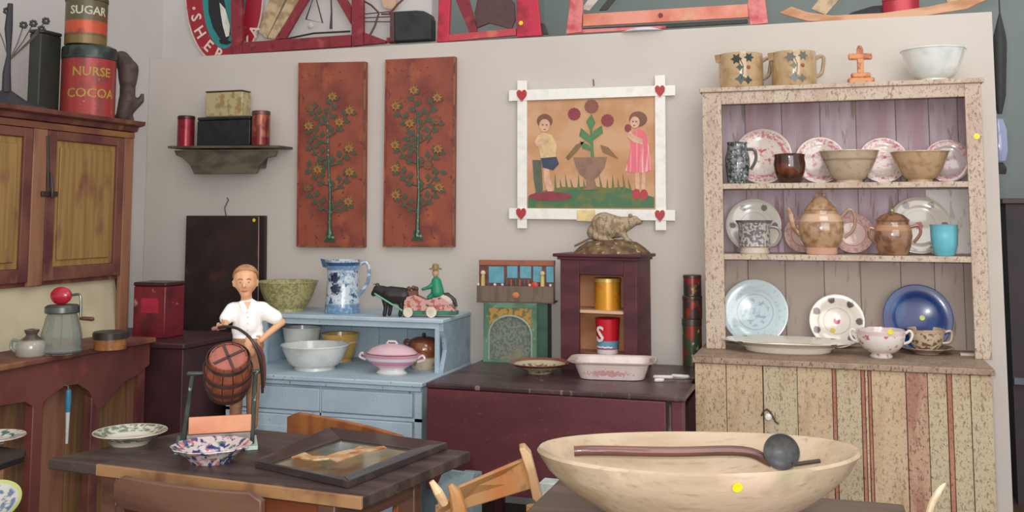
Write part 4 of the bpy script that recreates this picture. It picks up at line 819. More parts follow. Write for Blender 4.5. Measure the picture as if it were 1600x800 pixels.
# arched green box with a painted diorama on it
ga = onY(797, 568, 4.86); s = mpp(ga); lg = lambda px: (px - 797) * s
GB = thing('arched_box', 'green wooden box with an arched wire front and gilt spandrels, on the maroon table', 'box', (ga.x, 4.86, TZ), .1)
gm = mat('green_paint', (92, 132, 106), .5, layers=[('noise', (66, 100, 78), 9, .45, .62), ('noise', (150, 160, 124), 30, .62, .7)]); gd = mat('dark_green_side', (44, 82, 64), .5, layers=[('noise', (34, 62, 52), (4, 4, 12), .45, .6)])
hg = 92 * s; hw = 43 * s; dg = .13
obj('box_body', MB().box((-hw + .0, .012, 0), (hw + 16 * s, dg, hg)), gd, GB, bev=.002)
arc = [(34 * s * math.cos(a), 30 * s * math.sin(a) + 42 * s) for a in [PI * i / 16 for i in range(17)]]
op = [(34 * s, 4 * s)] + arc + [(-34 * s, 4 * s)]
outl = [(hw, 0), (hw, hg), (-hw, hg), (-hw, 0)]
fm = MB()
fm.box((-hw, 0, 0), (-34 * s, .011, hg)); fm2 = MB().box((34 * s, 0, 0), (hw, .011, hg))
obj('front_stile', fm, gm, GB); obj('front_stile', fm2, gm, GB)
obj('sill', MB().box((-34 * s, 0, 0), (34 * s, .011, 4 * s)), gm, GB)
gold = mat('gilt_spandrel', (170, 128, 62), .45, layers=[('noise', (92, 98, 56), 50, .48, .58)])
sp = MB(); sp.prism([(x, .003, z) for x, z in arc] + [(-34 * s, .003, 84 * s), (34 * s, .003, 84 * s)], (0, .008, 0)); obj('spandrel', sp, gold, GB, smooth=0)
obj('head_strip', MB().box((-34 * s, 0, 84.2 * s), (34 * s, .011, hg)), gm, GB)
obj('arch_moulding', MB().tube([(x, 0, z) for x, z in [(34 * s, 4 * s)] + arc + [(-34 * s, 4 * s)]], 1.6 * s, 6), paint(150, 166, 150), GB)
obj('mesh_panel', MB().box((-34 * s, .0085, 4 * s), (34 * s, .0115, 73 * s)), mat('grey_mesh', (118, 124, 112), .6, layers=[('noise', (90, 100, 88), 90, .45, .55), ('noise', (136, 128, 100), 5, .5, .7)]), GB)
SH = thing('toy_shop', 'painted miniature shop front with blue windows standing on the green arched box', 'toy', (ga.x + .0, 4.86, TZ + hg), .1)
x0, x1, z1_ = lg(743), lg(866), 66 * s
wm = mat('shop_brown', (104, 70, 62), .6, layers=[('noise', (84, 56, 54), 14, .45, .62)])
obj('floor_board', MB().box((x0, 0, 0), (x1, .13, .006)), wm, SH); obj('back_wall', MB().box((x0 + .004, .034, .0062), (x1, .046, z1_ - 8 * s)), mat('shop_back', (116, 64, 58), .6, layers=[('noise', (92, 52, 50), 30, .45, .6)]), SH)
obj('counter', MB().box((x0, .0, .0062), (x1, .008, 26 * s)), mat('shop_counter', (112, 94, 78), .6, layers=[('noise', (92, 78, 66), (30, 30, 6), .45, .6)]), SH)
obj('roof_strip', MB().box((x0 + .004, .028, z1_ - 7.8 * s), (x1, .06, z1_)), paint(156, 88, 62), SH)
bw = paint(96, 160, 176)
for a_, b_, za_, zb_ in ((760, 785, 30, 56), (790, 807, 38, 57), (811, 829, 38, 57), (832, 846, 32, 57), (853, 865, 32, 57)): obj('window', MB().box((lg(a_), .030, za_ * s), (lg(b_), .0335, zb_ * s)), bw, SH, bev=.001)
for a_ in (752, 848):
    fg = obj('figure', MB().cap((lg(a_), .015, .03), 4 * s, (lg(a_), .015, 40 * s), 3.2 * s), paint(206, 180, 110), SH, label='small painted figure in yellow')
    obj('head', MB().ball((lg(a_), .015, 46 * s), 4.2 * s, 10), paint(216, 196, 160), fg)
for a_, c_ in ((745, (220, 210, 196)), (772, (222, 220, 210)), (784, (210, 204, 196)), (828, (224, 210, 200)), (861, (222, 216, 206))): obj('jar', MB().ball((lg(a_), .006, 28 * s), 2.4 * s, 8), paint(*c_), SH)
obj('red_sack', MB().ball((lg(836), .006, 28 * s), (6 * s, .01, 6 * s), 10), paint(196, 66, 56), SH); obj('orange_sack', MB().ball((lg(806), .0, 12 * s), (6 * s, .006, 5 * s), 10), paint(206, 122, 76), SH)
for a_ in range(790, 830, 7): obj('bottle', MB().cap((lg(a_), .026, 26 * s), 2 * s, (lg(a_), .026, 35 * s), 1.5 * s, 8), paint(150, 90, 60) if a_ % 2 else paint(70, 90, 76), SH)
# --- dishes on the maroon table
flatplate('plate', 'red-rimmed cream plate with dark sprigs lying on the maroon table', 843, 582, 48, TZ, mat('maroon_rim_plate', (204, 190, 160), layers=[('ringnoise', (110, 96, 70), .06, .1, 45, .5, .58), ('ring', (144, 84, 74), .118, .16)], rough=.2, coat=.5), h=.048, foot=.4, deep=.5)
c = onZ(957, 590, TZ); s = mpp(c)
t = thing('serving_dish', 'deep white oblong serving dish with faint pink pattern on the maroon table', 'dish', (c.x, c.y, TZ), YAW * .4)
def rr(hx, hy, r, n=6):
    o_ = []
    for cx_, cy_, a0 in ((hx - r, hy - r, 0), (-hx + r, hy - r, PI / 2), (-hx + r, -hy + r, PI), (hx - r, -hy + r, 1.5 * PI)):
        for i in range(n + 1): a = a0 + PI / 2 * i / n; o_.append((cx_ + r * math.cos(a), cy_ + r * math.sin(a)))
    return o_
def loft(rings, close_bottom=True):
    mb = MB(); n = len(rings[0][0]); vs = []; fs = []
    for pts, z in rings: vs += [(x, y, z) for x, y in pts]
    for i in range(len(rings) - 1):
        for j in range(n): k = (j + 1) % n; fs.append((i * n + j, i * n + k, (i + 1) * n + k, (i + 1) * n + j))
    fs.append(tuple(range(n))); fs.append(tuple(range((len(rings) - 1) * n, len(rings) * n))); mb.add(vs, fs); return mb
q = lambda a, b, r, z: (rr(a * s, b * s, r * s), z * s)
obj('dish_body', loft([q(47, 26, 18, 0), q(50, 29, 20, 1), q(56, 36, 22, 18), q(58, 38, 22, 24), q(67, 46, 22, 27), q(68, 47, 22, 29), q(58, 38, 20, 28), q(55, 35, 20, 24), q(47, 27, 18, 4)]), mat('pinkish_white_dish', (230, 214, 206), layers=[('noise', (214, 196, 190), 10, .5, .7), ('blob', (212, 160, 158), (-.01, -.1, .032), (.1, .03, .016), 2.6)], rough=.18, coat=.5), t, smooth=45)
for k, (px, py, L_, a) in enumerate(((1036, 592, .075, .15), (1063, 591, .07, -.1), (1030, 597, .03, .5))):
    c = onZ(px, py, TZ); t = thing('knife', ['small knife with a white handle, right of the serving dish', 'white-handled knife nearest the dresser on the maroon table', 'short white-tipped knife beside the serving dish'][k], 'knife', (c.x, c.y, TZ), a)
    obj('handle', MB().cap((-L_ / 2, 0, .009), .008, (L_ / 2, 0, .009), .0085, 10), paint(224, 216, 206, .3), t); obj('blade', MB().box((L_ / 2, -.007, .004), (L_ / 2 + .06, .007, .006)), paint(120, 118, 116, .3, 0, .8), t)
# ================================================================== ON AND IN THE BLUE CUPBOARD
ZU = zu
basket = mat('yellow_green_spongeware', (180, 170, 118), .5, layers=[('noise', (142, 136, 88), (60, 60, 60), .46, .56), ('noise', (190, 178, 124), 80, .6, .66)], bump=.3, bscale=120)
vessel('sponge_bowl', 'yellow-green mottled bowl on top of the blue cupboard behind the man', 'bowl', 449, 489, YU + .16, ZU, bowlprof(46, 45, 26, flare=1.1, curve=.7), basket)
t, s = vessel('pitcher', 'tall blue and white sponge-decorated pitcher on the blue cupboard', 'pitcher', 535, 489, YU + .14, ZU, [(0, 0), (27, 0), (28, 3), (27, 12), (25.5, 30), (24.5, 55), (25, 66), (28, 78), (29, 82), (26.5, 82), (23, 66), (23, 40), (25, 5), (0, 4)],
   mat('blue_sponge_pitcher', (206, 216, 222), layers=[('noise', (60, 96, 140), 26, .56, .62), ('zband', (104, 142, 178), -.01, .055), ('zband', (110, 146, 178), .225, .27), ('noise', (150, 176, 196), 50, .52, .6), ('blob', (28, 40, 76), (-.03, -.075, .19), (.03, .05, .03), 1.6), ('blob', (28, 40, 76), (-.025, -.075, .13), (.03, .05, .035), 1.6), ('zband', (52, 86, 128), .25, .27)], rough=.12, coat=.8), 'pitcher_body', rot=YAW)
ear(t, s, [(22, 74), (36, 78), (41, 66), (38, 46), (26, 28)], 2.8, mat('pitcher_handle', (120, 148, 176), rough=.15, coat=.7, layers=[('noise', (200, 210, 216), 40, .5, .58)]))
obj('spout', MB().prism([(-25 * s, -9 * s, 82 * s), (-25 * s, 9 * s, 82 * s), (-36 * s, 0, 84 * s)], (4 * s, 0, -13 * s)), paint(84, 120, 158, .15, .7), t, smooth=0)
ZB = zb
wg = mat('white_glaze', (220, 222, 216), layers=[('noise', (200, 204, 202), 12, .5, .7)], **G)
vessel('mixing_bowl', 'large white bowl in front on the blue cupboard shelf', 'bowl', 492, 585, YU - .05, ZB, bowlprof(52, 37, 32, flare=1.2, curve=.6), wg, group='white bowls in the blue cupboard')
vessel('mixing_bowl', 'smaller white bowl behind the large white bowl in the blue cupboard', 'bowl', 471, 575, YU + .21, ZB, bowlprof(30, 50, 18, flare=1.1, curve=.5), wg, group='white bowls in the blue cupboard')
vessel('mixing_bowl', 'yellow ochre bowl behind the large white bowl in the blue cupboard', 'bowl', 531, 575, YU + .23, ZB, bowlprof(29, 42, 18, flare=1.1, curve=.5), mat('yellow_ware', (204, 164, 88), layers=[('zband', (226, 200, 150), .1, .11)], **G))
pt = mat('pink_lustre', (222, 184, 192), layers=[('zband', (214, 140, 162), .045, .068), ('zband', (226, 222, 222), .068, .082), ('zband', (212, 150, 168), .085, .1), ('zband', (226, 226, 222), -.01, .035)], rough=.15, coat=.7)
t, s = vessel('tureen', 'white and pink banded oval covered tureen on the blue cupboard shelf', 'tureen', 612, 590, YU - .09, ZB, [(0, 0), (24, 0), (26, 2), (20, 7), (28, 12), (40, 20), (46, 28), (47, 31), (42, 31), (0, 24)], pt, 'tureen_body', sy=.66)
ld = obj('lid', MB().lathe([(r * s, h * s) for r, h in [(0, 31), (41, 31.5), (42, 33), (34, 40), (20, 45), (10, 47), (0, 47)]], 40, sy=.66), pt, t)
obj('lid_handle', MB().tube([(-9 * s, 0, 46 * s), (-6 * s, 0, 50 * s), (6 * s, 0, 50 * s), (9 * s, 0, 46 * s)], 1.8 * s, 8), paint(224, 216, 216, .2, .5), ld)
for sg_ in (-1, 1): ear(t, s, [(44 * sg_, 26), (52 * sg_, 30), (55 * sg_, 24), (44 * sg_, 20)], 2, paint(224, 200, 206, .2, .5))
t, s = vessel('bean_pot', 'brown-topped lidded bean pot with cream base at the right of the blue shelf', 'pot', 662, 584, YU + .12, ZB, [(0, 0), (18, 0), (20, 2), (22, 14), (26, 26), (26, 36), (22, 42), (0, 42)], mat('brown_cream_pot', (134, 74, 42), layers=[('zband', (206, 190, 160), -.02, .065), ('noise', (96, 50, 34), 16, .5, .66)], rough=.12, coat=.8), 'pot_body')
ld = obj('lid', MB().lathe([(r * s, h * s) for r, h in [(0, 42.2), (22, 42.2), (22.5, 44), (14, 48), (0, 50)]], 32), mat('brown_lid', (116, 62, 38), rough=.12, coat=.8), t)
obj('lid_knob', MB().ball((0, 0, 52 * s), 3.4 * s, 10), paint(60, 40, 36, .15, .7), ld)
ear(t, s, [(-22, 40), (-31, 42), (-32, 34), (-25, 26)], 2.6, paint(112, 66, 40, .15, .7))
# toy cart: horse, driver, painted cart (one pull toy)
cc = onY(650, 492, YU + .07); s = mpp(cc)
ct = thing('horse_cart_toy', 'toy black ox pulling a pink and green cart with a driver in green', 'toy', (cc.x, YU + .07, ZU), YAW * .6)
P2 = lambda px, py, w=0: Vector(((px - 650) * s, w * s, (492 - py) * s))
oxm = mat('black_ox', (40, 38, 36), .45)
caps = [(P2(630, 460), 13 * s, P2(608, 459), 14 * s), (P2(608, 459), 13 * s, P2(597, 455), 9.5 * s), (P2(597, 454), 9.5 * s, P2(588, 451), 7.5 * s), (P2(588, 451), 7 * s, P2(582, 457), 4.8 * s)]
for x in (603, 628):
    for w_ in (-5.5, 5.5):
        dx = 3 if w_ > 0 else -2
        caps += [(P2(x + dx, 464, w_), 5.4 * s, P2(x + dx + 2, 478, w_), 3.6 * s), (P2(x + dx + 2, 478, w_), 3.4 * s, P2(x + dx, 489, w_), 3.4 * s)]
ox = body('ox', caps, .0045, oxm, ct, 3, label='black ox')
for w_ in (-4, 4): obj('horn', MB().tube([P2(590, 446, w_), P2(587, 442, w_ * 1.8), P2(583, 442, w_ * 2)], [1.5 * s, 1.2 * s, .5 * s], 6), paint(80, 74, 66), ox)
obj('tail', MB().tube([P2(648, 455), P2(651, 465), P2(650, 476)], [1.6 * s, 1.1 * s, 1.5 * s], 6), oxm, ox)
for w_ in (-12, 12): obj('shaft', MB().tube([P2(586, 456, w_), P2(631, 482, w_)], 1.5 * s, 6), paint(120, 180, 150), ct)
gr_ = mat('cart_green', (40, 128, 92), .45, layers=[('noise', (60, 96, 70), 40, .5, .6)]); pk_ = mat('cart_pink', (206, 158, 148), .5, layers=[('noise', (176, 92, 80), 40, .52, .6), ('noise', (90, 66, 50), 60, .6, .65)])
obj('cart_base', MB().box(P2(630, 488, -9), P2(716, 482, 9)), gr_, ct, bev=.002)
obj('cart_side', MB().prism([P2(632, 482, -10), P2(634, 462, -10), (P2(650, 458, -10)), P2(668, 466, -10), P2(690, 460, -10), P2(706, 472, -10), P2(714, 482, -10)], (0, 2 * s, 0)), pk_, ct, smooth=0)
obj('cart_side', MB().prism([P2(632, 482, 8), P2(634, 462, 8), (P2(650, 458, 8)), P2(668, 466, 8), P2(690, 460, 8), P2(706, 472, 8), P2(714, 482, 8)], (0, 2 * s, 0)), pk_, ct, smooth=0)
obj('load', MB().ball(P2(690, 468, 0), (20 * s, 8 * s, 12 * s), 16), paint(214, 190, 180), ct); obj('fender', MB().tube([P2(686, 459), P2(700, 458), P2(710, 466), P2(714, 476)], [3 * s, 4 * s, 4 * s, 2 * s], 8), paint(56, 50, 44), ct)
for x, w_ in ((640, -12), (640, 12), (677, -12), (677, 12)):
    r_ = 7.5 if x == 640 else 8.2
    wh = obj('wheel', MB().lathe([(0, -1.5 * s), (r_ * s, -1.5 * s), (r_ * s, 1.5 * s), (0, 1.5 * s)], 24, Matrix.Translation(P2(x, 492 - r_, w_)) @ Matrix.Rotation(PI / 2, 4, 'X')), paint(232, 220, 196), ct)
obj('box', MB().box(P2(636, 462, -7), P2(652, 452, 7)), paint(120, 74, 58), ct, bev=.002, label='small brown chest')
for i, x in enumerate((639, 645, 650)): obj('barrel', MB().ball(P2(x, 449 - i % 2, (-3, 3, 0)[i]), 4 * s, 8), paint(128, 84, 62) if i % 2 else paint(84, 66, 50), ct)
dv = body('driver', [(P2(682, 438), 8 * s, P2(684, 454), 10.5 * s), (P2(681, 430), 3 * s, P2(681, 436), 4 * s), (P2(682, 436), 4 * s, P2(672, 446, -5), 3.2 * s), (P2(672, 446, -5), 3 * s, P2(662, 449, -5), 2.4 * s), (P2(682, 436), 4 * s, P2(674, 446, 5), 3.2 * s), (P2(674, 446, 5), 3 * s, P2(662, 449, 3), 2.4 * s), (P2(684, 454), 7 * s, P2(672, 462, -3), 4.5 * s), (P2(684, 454), 7 * s, P2(672, 462, 3), 4.5 * s)], .003, paint(36, 140, 104), ct, 3, label='seated driver in a green coat')
obj('head', MB().ball(P2(680.5, 424), (5.4 * s, 5.4 * s, 6.6 * s), 14), paint(214, 176, 128), dv)
obj('hat', MB().lathe([(0, 7), (3.4, 7), (5, 5), (5.4, 1), (10, -.5), (10, -1.5), (0, -1.5)], 20, Matrix.Translation(P2(680.5, 417)) @ Matrix.Diagonal((s, s, s, 1))), paint(150, 126, 84), dv)
obj('hand', MB().ball(P2(661, 449.5, -4), 2.4 * s, 8), paint(200, 150, 110), dv)
# ================================================================== TOP OF THE LEFT CUPBOARD
ZC = zc0
def onC(px, X): return onX(px, 170, X)
# big red cocoa tin
c = onX(137, 168, -3.53); s = mpp(c); R = 40 * s; h = 115 * s
t = thing('cocoa_tin', 'large round red tin with yellow lettering on top of the ochre cupboard', 'tin', (c.x, c.y, ZC), math.radians(50))
obj('can', MB().lathe([(0, 0), (R, 0), (R * 1.01, .004), (R, .008), (R, h * .8), (0, h * .8)], 40), mat('cocoa_red', (158, 54, 52), .3, .15, layers=[('noise', (126, 60, 50), 16, .52, .66), ('noise', (186, 120, 96), 60, .66, .72)]), t)
obj('lid', MB().lathe([(0, h), (R * .8, h), (R * 1.0, h - .012), (R * 1.02, h - .02), (R * 1.02, h * .805), (0, h * .805)], 40), mat('tin_lid_green', (66, 76, 68), .3, .4, layers=[('noise', (48, 56, 52), 20, .45, .6)]), t)
for tx, z_, sz in (('NURSE', .56, .062), ('COCOA', .27, .064)):
    mb = MB(); cyl_text(mb, tx, sz, R, h * z_, -.05); obj('lettering', mb, paint(172, 140, 56), t)
# smaller can on the big tin
h2_ = h
t = thing('sugar_tin', 'smaller orange and red lettered can on top of the big red tin', 'tin', (c.x - .01, c.y - .02, ZC + h), math.radians(50)); R = 31 * s; h = 74 * s
obj('can', MB().lathe([(0, 0), (R, 0), (R, h * .92), (0, h * .92)], 36), mat('sugar_can', (92, 88, 64), .32, .2, layers=[('zband', (196, 84, 52), .05, .12), ('noise', (130, 60, 48), 14, .55, .7), ('zband', (128, 104, 60), 0, .045)]), t)
obj('lid', MB().lathe([(0, h), (R * 1.03, h), (R * 1.03, h * .925), (0, h * .925)], 36), paint(90, 80, 60, .35, 0, .4), t)
mb = MB(); cyl_text(mb, 'SUGAR', .058, R, h * .62, -.05); obj('lettering', mb, paint(206, 196, 170), t)
# black-green box
a = onX(60, 150, -3.64); b = onX(98, 150, -3.62)
o = thing('dark_box', 'tall dark green metal box behind the big red tin on the cupboard', 'box', (-3.77, (a.y + b.y) / 2, ZC))
hbx = (onX(60, 42, -3.62).z - ZC); wy = (b.y - a.y) / 2
obj('box_body', MB().box((.06, -wy, 0), (.13, wy, hbx - .02)), mat('dark_green_metal', (52, 56, 48), .5, layers=[('noise', (42, 44, 40), 10, .45, .62)]), o, bev=.006)
obj('lid', MB().box((.057, -wy - .003, hbx - .0195), (.133, wy + .003, hbx)), paint(50, 52, 46, .45), o, bev=.008)
# carved brown duck-like thing behind the tin
c = Vector((-3.455, 4.29, ZC)); s = mpp(c)
t = thing('carved_animal', 'dark brown rough carved bird behind the right side of the big red tin', 'carving', (c.x, c.y, ZC), YAW + .3)
dm = mat('dark_carving', (84, 66, 58), .65, layers=[('noise', (60, 48, 44), 20, .45, .62)], bump=.3)
q2 = lambda x, z, y=0: (x * s, y * s, z * s)
body('body', [(q2(-4, 10), 12 * s, q2(0, 36), 13 * s), (q2(0, 36), 12 * s, q2(0, 62), 12 * s), (q2(0, 66), 14 * s, q2(0, 84), 16 * s), (q2(0, 84), 15 * s, q2(-10, 100), 13 * s), (q2(4, 20), 8 * s, q2(20, 36), 5.5 * s), (q2(20, 36), 5 * s, q2(22, 44), 3.6 * s), (q2(-14, 6), 6 * s, q2(6, 5), 6 * s)], .008, dm, t, 3)
# dried flowers on a dark iron stand
c = onX(10, 145, -3.6); s = mpp(c)
t = thing('flower_stand', 'dark iron stand with dried dark flower heads at the far left of the cupboard', 'stand', (c.x, c.y, ZC), math.radians(50))
ir = mat('dark_iron', (44, 42, 50), .5); q3 = lambda px, py, w_=0: ((px - 10) * s, w_ * s, (150 - py) * s)
obj('base', MB().lathe([(0, 0), (66 * s, 0), (62 * s, 8 * s), (28 * s, 18 * s), (8 * s, 32 * s), (0, 34 * s)], 28, sy=.5), ir, t)
obj('post', MB().tube([q3(10, 120), q3(9, 90), q3(11, 60), q3(9, 20), q3(10, -20)], [7 * s, 6 * s, 3 * s, 6 * s, 4 * s], 10), ir, t)
for a_, b_ in ((30, 12), (44, 8), (56, 16), (62, 2), (6, -8), (-14, 4)):
    st = obj('stem', MB().tube([q3(12, 70), q3((12 + a_) / 2 + 2, (70 + b_) / 2), q3(a_, b_)], 1 * s, 5), paint(90, 84, 74), t)
    mb = MB()
    for k in range(7): an = k * 2 * PI / 7; mb.ball(q3(a_ + 4 * math.cos(an), b_ + 4 * math.sin(an), 2 * math.sin(3 * an)), 2.6 * s, 6)
    o = obj('flower_head', mb, ir, st); o['kind'] = 'stuff'
# ================================================================== ON THE LEFT COUNTER
def onK(px, py): return onZ(px, py, ZK)
c = onK(48, 556); s = mpp(c)
t = thing('stoneware_jug', 'small grey stoneware jug with brown neck at the left of the counter', 'jug', c, YAW)
obj('jug_body', MB().lathe([(r * s, z_ * s) for r, z_ in [(0, 0), (20, 0), (22, 2), (22, 18), (19, 24), (10, 30), (8, 33), (11, 38), (11, 41), (8, 41), (0, 38)]], 32), mat('stoneware_grey', (164, 160, 146), layers=[('zband', (86, 78, 66), .062, .13)], **G), t, smooth=45)
ear(t, s, [(-18, 22), (-29, 24), (-31, 12), (-21, 5)], 2.4, paint(130, 140, 128, .25, .5))
c = onK(95, 552); s = mpp(c)
t = thing('glass_churn', 'glass jar churn with metal lid, red gear ball and crank handle', 'churn', c, YAW)
gl = mat('churn_glass', (222, 226, 220), .06, trans=.85, ior=1.3)
obj('jar', MB().lathe([(r * s, z_ * s) for r, z_ in [(0, 0), (28, 0), (31, 3), (30, 30), (24, 55), (21, 62), (19, 62), (22, 54), (27, 30), (28, 5), (0, 4)]], 12), gl, t, smooth=20)
gy = paint(108, 114, 108, .3, 0, .7)
ld = obj('lid', MB().lathe([(r * s, z_ * s) for r, z_ in [(0, 62.5), (25, 62.5), (26, 64), (26, 72), (22, 75), (0, 76)]], 32), gy, t)
obj('gear_ball', MB().ball((-3 * s, 0, 89 * s), (17 * s, 9 * s, 14 * s), 20), mat('red_enamel', (178, 30, 54), .25, coat=.4), t, label='red enamelled gear housing')
obj('crank', MB().tube(smooth_pts([(14 * s, 0, 90 * s), (25 * s, 0, 91 * s), (28 * s, 0, 84 * s), (29 * s, 0, 55 * s)], 4), 2 * s, 8), gy, t)
obj('crank_handle', MB().cap((30 * s, 0, 54 * s), 3 * s, (48 * s, -2 * s, 53 * s), 3.4 * s, 10), paint(96, 60, 50), t, label='brown wooden grip')
obj('dasher_rod', MB().cap((0, 0, 8 * s), 1.5 * s, (0, 0, 62 * s), 1.5 * s, 8), gy, t); obj('dasher_paddle', MB().box((-14 * s, -1 * s, 8 * s), (14 * s, 1 * s, 24 * s)), paint(166, 120, 84), t)
c = onK(172, 545); s = mpp(c)
t = thing('tin', 'low amber tin with a dark lid on the left counter', 'tin', c); obj('can', MB().lathe([(0, 0), (24 * s, 0), (24 * s, 16 * s), (0, 16 * s)], 30), mat('amber_tin', (168, 110, 62), .3, .2, layers=[('noise', (130, 84, 50), 20, .5, .6)]), t)
obj('lid', MB().lathe([(0, 27 * s), (25 * s, 27 * s), (26.5 * s, 25 * s), (26.5 * s, 16.2 * s), (0, 16.2 * s)], 30), paint(64, 56, 52, .35, 0, .4), t)
# cream board leaning inside the recess
mb = MB(); q4 = [onX(-40, 546, XF - .02), onX(191, 524, XF - .02), onX(178, 429, XF - .06), onX(-40, 448, XF - .06)]
q4[0].z = q4[1].z = ZK + .001
o = obj('leaning_board', MB().prism(q4, (-.008, 0, 0)), mat('cream_card', (206, 196, 164), .7, layers=[('noise', (190, 180, 150), 4, .45, .62)]), smooth=0); tag(o, 'large cream board leaning under the ochre cupboard behind the churn', 'board')
# red tin box on the chest
c = onY(230, 546, y0 + .14); p0, p1 = onY(206, 540, y0 + .12), onY(256, 540, y0 + .12)
t = thing('tea_tin', 'square dark red tin with dark lid standing on the maroon chest', 'tin', ((p0.x + p1.x) / 2, y0 + .2, ZCH)); wx = (p1.x - p0.x) / 2; hh = 86 * mpp(c)
obj('can', MB().box((-wx, -.08, 0), (wx, .08, hh - .02)), mat('tea_tin_red', (124, 36, 48), .35, .15, layers=[('noise', (92, 34, 42), 12, .5, .66), ('noise', (190, 120, 110), 18, .68, .74)]), t, bev=.006)
obj('lid', MB().box((-wx - .002, -.082, hh - .0195), (wx + .002, .082, hh)), paint(72, 44, 44, .35, 0, .3), t, bev=.006)
obj('label_band', MB().box((-wx * .5, -.0815, hh * .45), (wx * .6, -.0802, hh * .72)), paint(176, 34, 64, .35), t, label='brighter red label')
# ================================================================== ON THE FOREGROUND TABLE
sz = Z1
grn = mat('green_rim_bowl', (204, 198, 180), layers=[('ringnoise', (104, 122, 104), .075, .115, 60, .44, .54), ('blob', (80, 100, 70), (0, -.02, 0), .014, .8)], rough=.15, coat=.6)
flatplate('shallow_bowl', 'shallow cream bowl with a green patterned rim at the left of the dark table', 203, 693, 56, sz, grn, h=.04, foot=.5, deep=.6)
imari = mat('imari_bowl', (214, 202, 200), layers=[('ringnoise', (190, 110, 110), .02, .12, 34, .56, .62), ('ringnoise', (56, 66, 120), .05, .128, 46, .53, .58), ('ringnoise', (90, 130, 110), .03, .1, 50, .6, .66)], rough=.15, coat=.6)
flatplate('scalloped_bowl', 'blue, red and white patterned scalloped bowl in front of the carved man', 330, 720, 61, sz, imari, h=.048, foot=.52, deep=.55, wav=(12, .025))
# framed picture lying flat
zf = Z1 + .022
O4 = [onZ(x, y, zf) for x, y in ((398, 719), (515, 667), (699, 691), (544, 751))]; I4 = [onZ(x, y, zf) for x, y in ((421, 719), (533, 681), (645, 697), (537, 739))]
fc = sum(O4, Vector()) / 4
FR = thing('picture_frame', 'dark wooden picture frame lying flat on the dark table', 'picture frame', (fc.x, fc.y, Z1))
fm_ = mat('frame_dark', (52, 44, 44), .28, layers=[('noise', (74, 62, 56), 14, .5, .66)], coat=.3)
for i in range(4):
    a, b, c_, d = O4[i], O4[(i + 1) % 4], I4[(i + 1) % 4], I4[i]; dn_ = Vector((0, 0, -.0215)); d2 = Vector((0, 0, -.012))
    obj('frame_side', MB().hexa([a + dn_, b + dn_, c_ + dn_, d + dn_], [a, b, c_ + d2 * .7, d + d2 * .7]), fm_, FR, world=True, smooth=0, bev=.002)
pc_ = mat('old_picture', (104, 96, 62), .12, layers=[('noise', (136, 122, 76), (12, 12, 12), .45, .62), ('noise', (70, 72, 52), 8, .5, .7)], coat=.8)
pic = obj('picture_sheet', MB().hexa([v + Vector((0, 0, -.0213)) for v in I4], [v + Vector((0, 0, -.014)) for v in I4]), pc_, FR, world=True, smooth=0)
gold2 = mat('gold_streak', (226, 170, 108), .3, .3, layers=[('noise', (240, 214, 170), 20, .5, .62), ('noise', (190, 110, 60), 26, .56, .66)])  # golden glint reflected in the picture surface, painted as a flat shape
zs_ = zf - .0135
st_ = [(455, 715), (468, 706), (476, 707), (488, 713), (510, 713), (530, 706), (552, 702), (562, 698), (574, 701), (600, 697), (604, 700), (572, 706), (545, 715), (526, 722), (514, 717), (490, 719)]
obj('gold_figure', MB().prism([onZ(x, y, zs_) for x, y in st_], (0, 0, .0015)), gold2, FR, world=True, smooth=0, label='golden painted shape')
# slender blue and white peg
c = onX(104, 693, XK - .006); s = mpp(c)
t = thing('painted_peg', 'slender blue and white painted stick hanging from the left counter apron', 'stick', (c.x, c.y, c.z))
obj('shaft', MB().lathe([(0, 0), (2.2 * s, 0), (2.8 * s, 30 * s), (3.4 * s, 48 * s), (0, 48 * s)], 12), paint(206, 202, 200, .4), t, label='white lower half')
obj('handle', MB().lathe([(0, 48.1 * s), (3.6 * s, 48.1 * s), (5 * s, 70 * s), (4 * s, 82 * s), (0, 84 * s)], 12), paint(60, 128, 156, .35), t, label='blue upper half')
obj('hanging_loop', MB().tube([(0, 0, 83 * s), (-.004, 0, 88 * s), (-.03, 0, 90 * s)], .002, 6), paint(120, 110, 100), t)
# carved man turning a barrel churn
base = onZ(350, 690, Z1); LFm = LF(354, 690, base); s = LFm.s
MN = thing('churn_toy', 'carved man in a white shirt turning a barrel churn on a black frame', 'carving', (base.x, base.y, Z1), YAW + .28)
Q = LFm
skin = mat('painted_skin', (214, 162, 122), .45, layers=[('noise', (196, 138, 100), 14, .5, .7)])
caps = [(Q(381, 438, 22), 19 * s, Q(382, 447, 21), 17.5 * s), (Q(381, 452, 20), 15 * s, Q(382, 463, 16), 9 * s),   # head
        (Q(383, 458, 24), 8.5 * s, Q(384, 482, 24), 9.5 * s),                                   # neck
        (Q(366, 491, 26), 12 * s, Q(406, 491, 26), 12 * s), (Q(386, 492, 26), 18 * s, Q(387, 520, 26), 17 * s), (Q(387, 520, 26), 17 * s, Q(388, 550, 26), 19 * s),
        (Q(404, 488, 26), 10 * s, Q(428, 504, 26), 8 * s), (Q(428, 504, 26), 7.6 * s, Q(440, 511, 26), 6.6 * s), (Q(440, 511, 26), 6.4 * s, Q(418, 528, 18), 5.4 * s), (Q(418, 528, 18), 5.2 * s, Q(406, 538, 12), 5 * s),
        (Q(366, 489, 24), 9 * s, Q(353, 502, 14), 7 * s), (Q(353, 502, 14), 6.6 * s, Q(350, 512, 2), 5.6 * s), (Q(350, 512, 2), 5.4 * s, Q(345, 511, -16), 5 * s)]
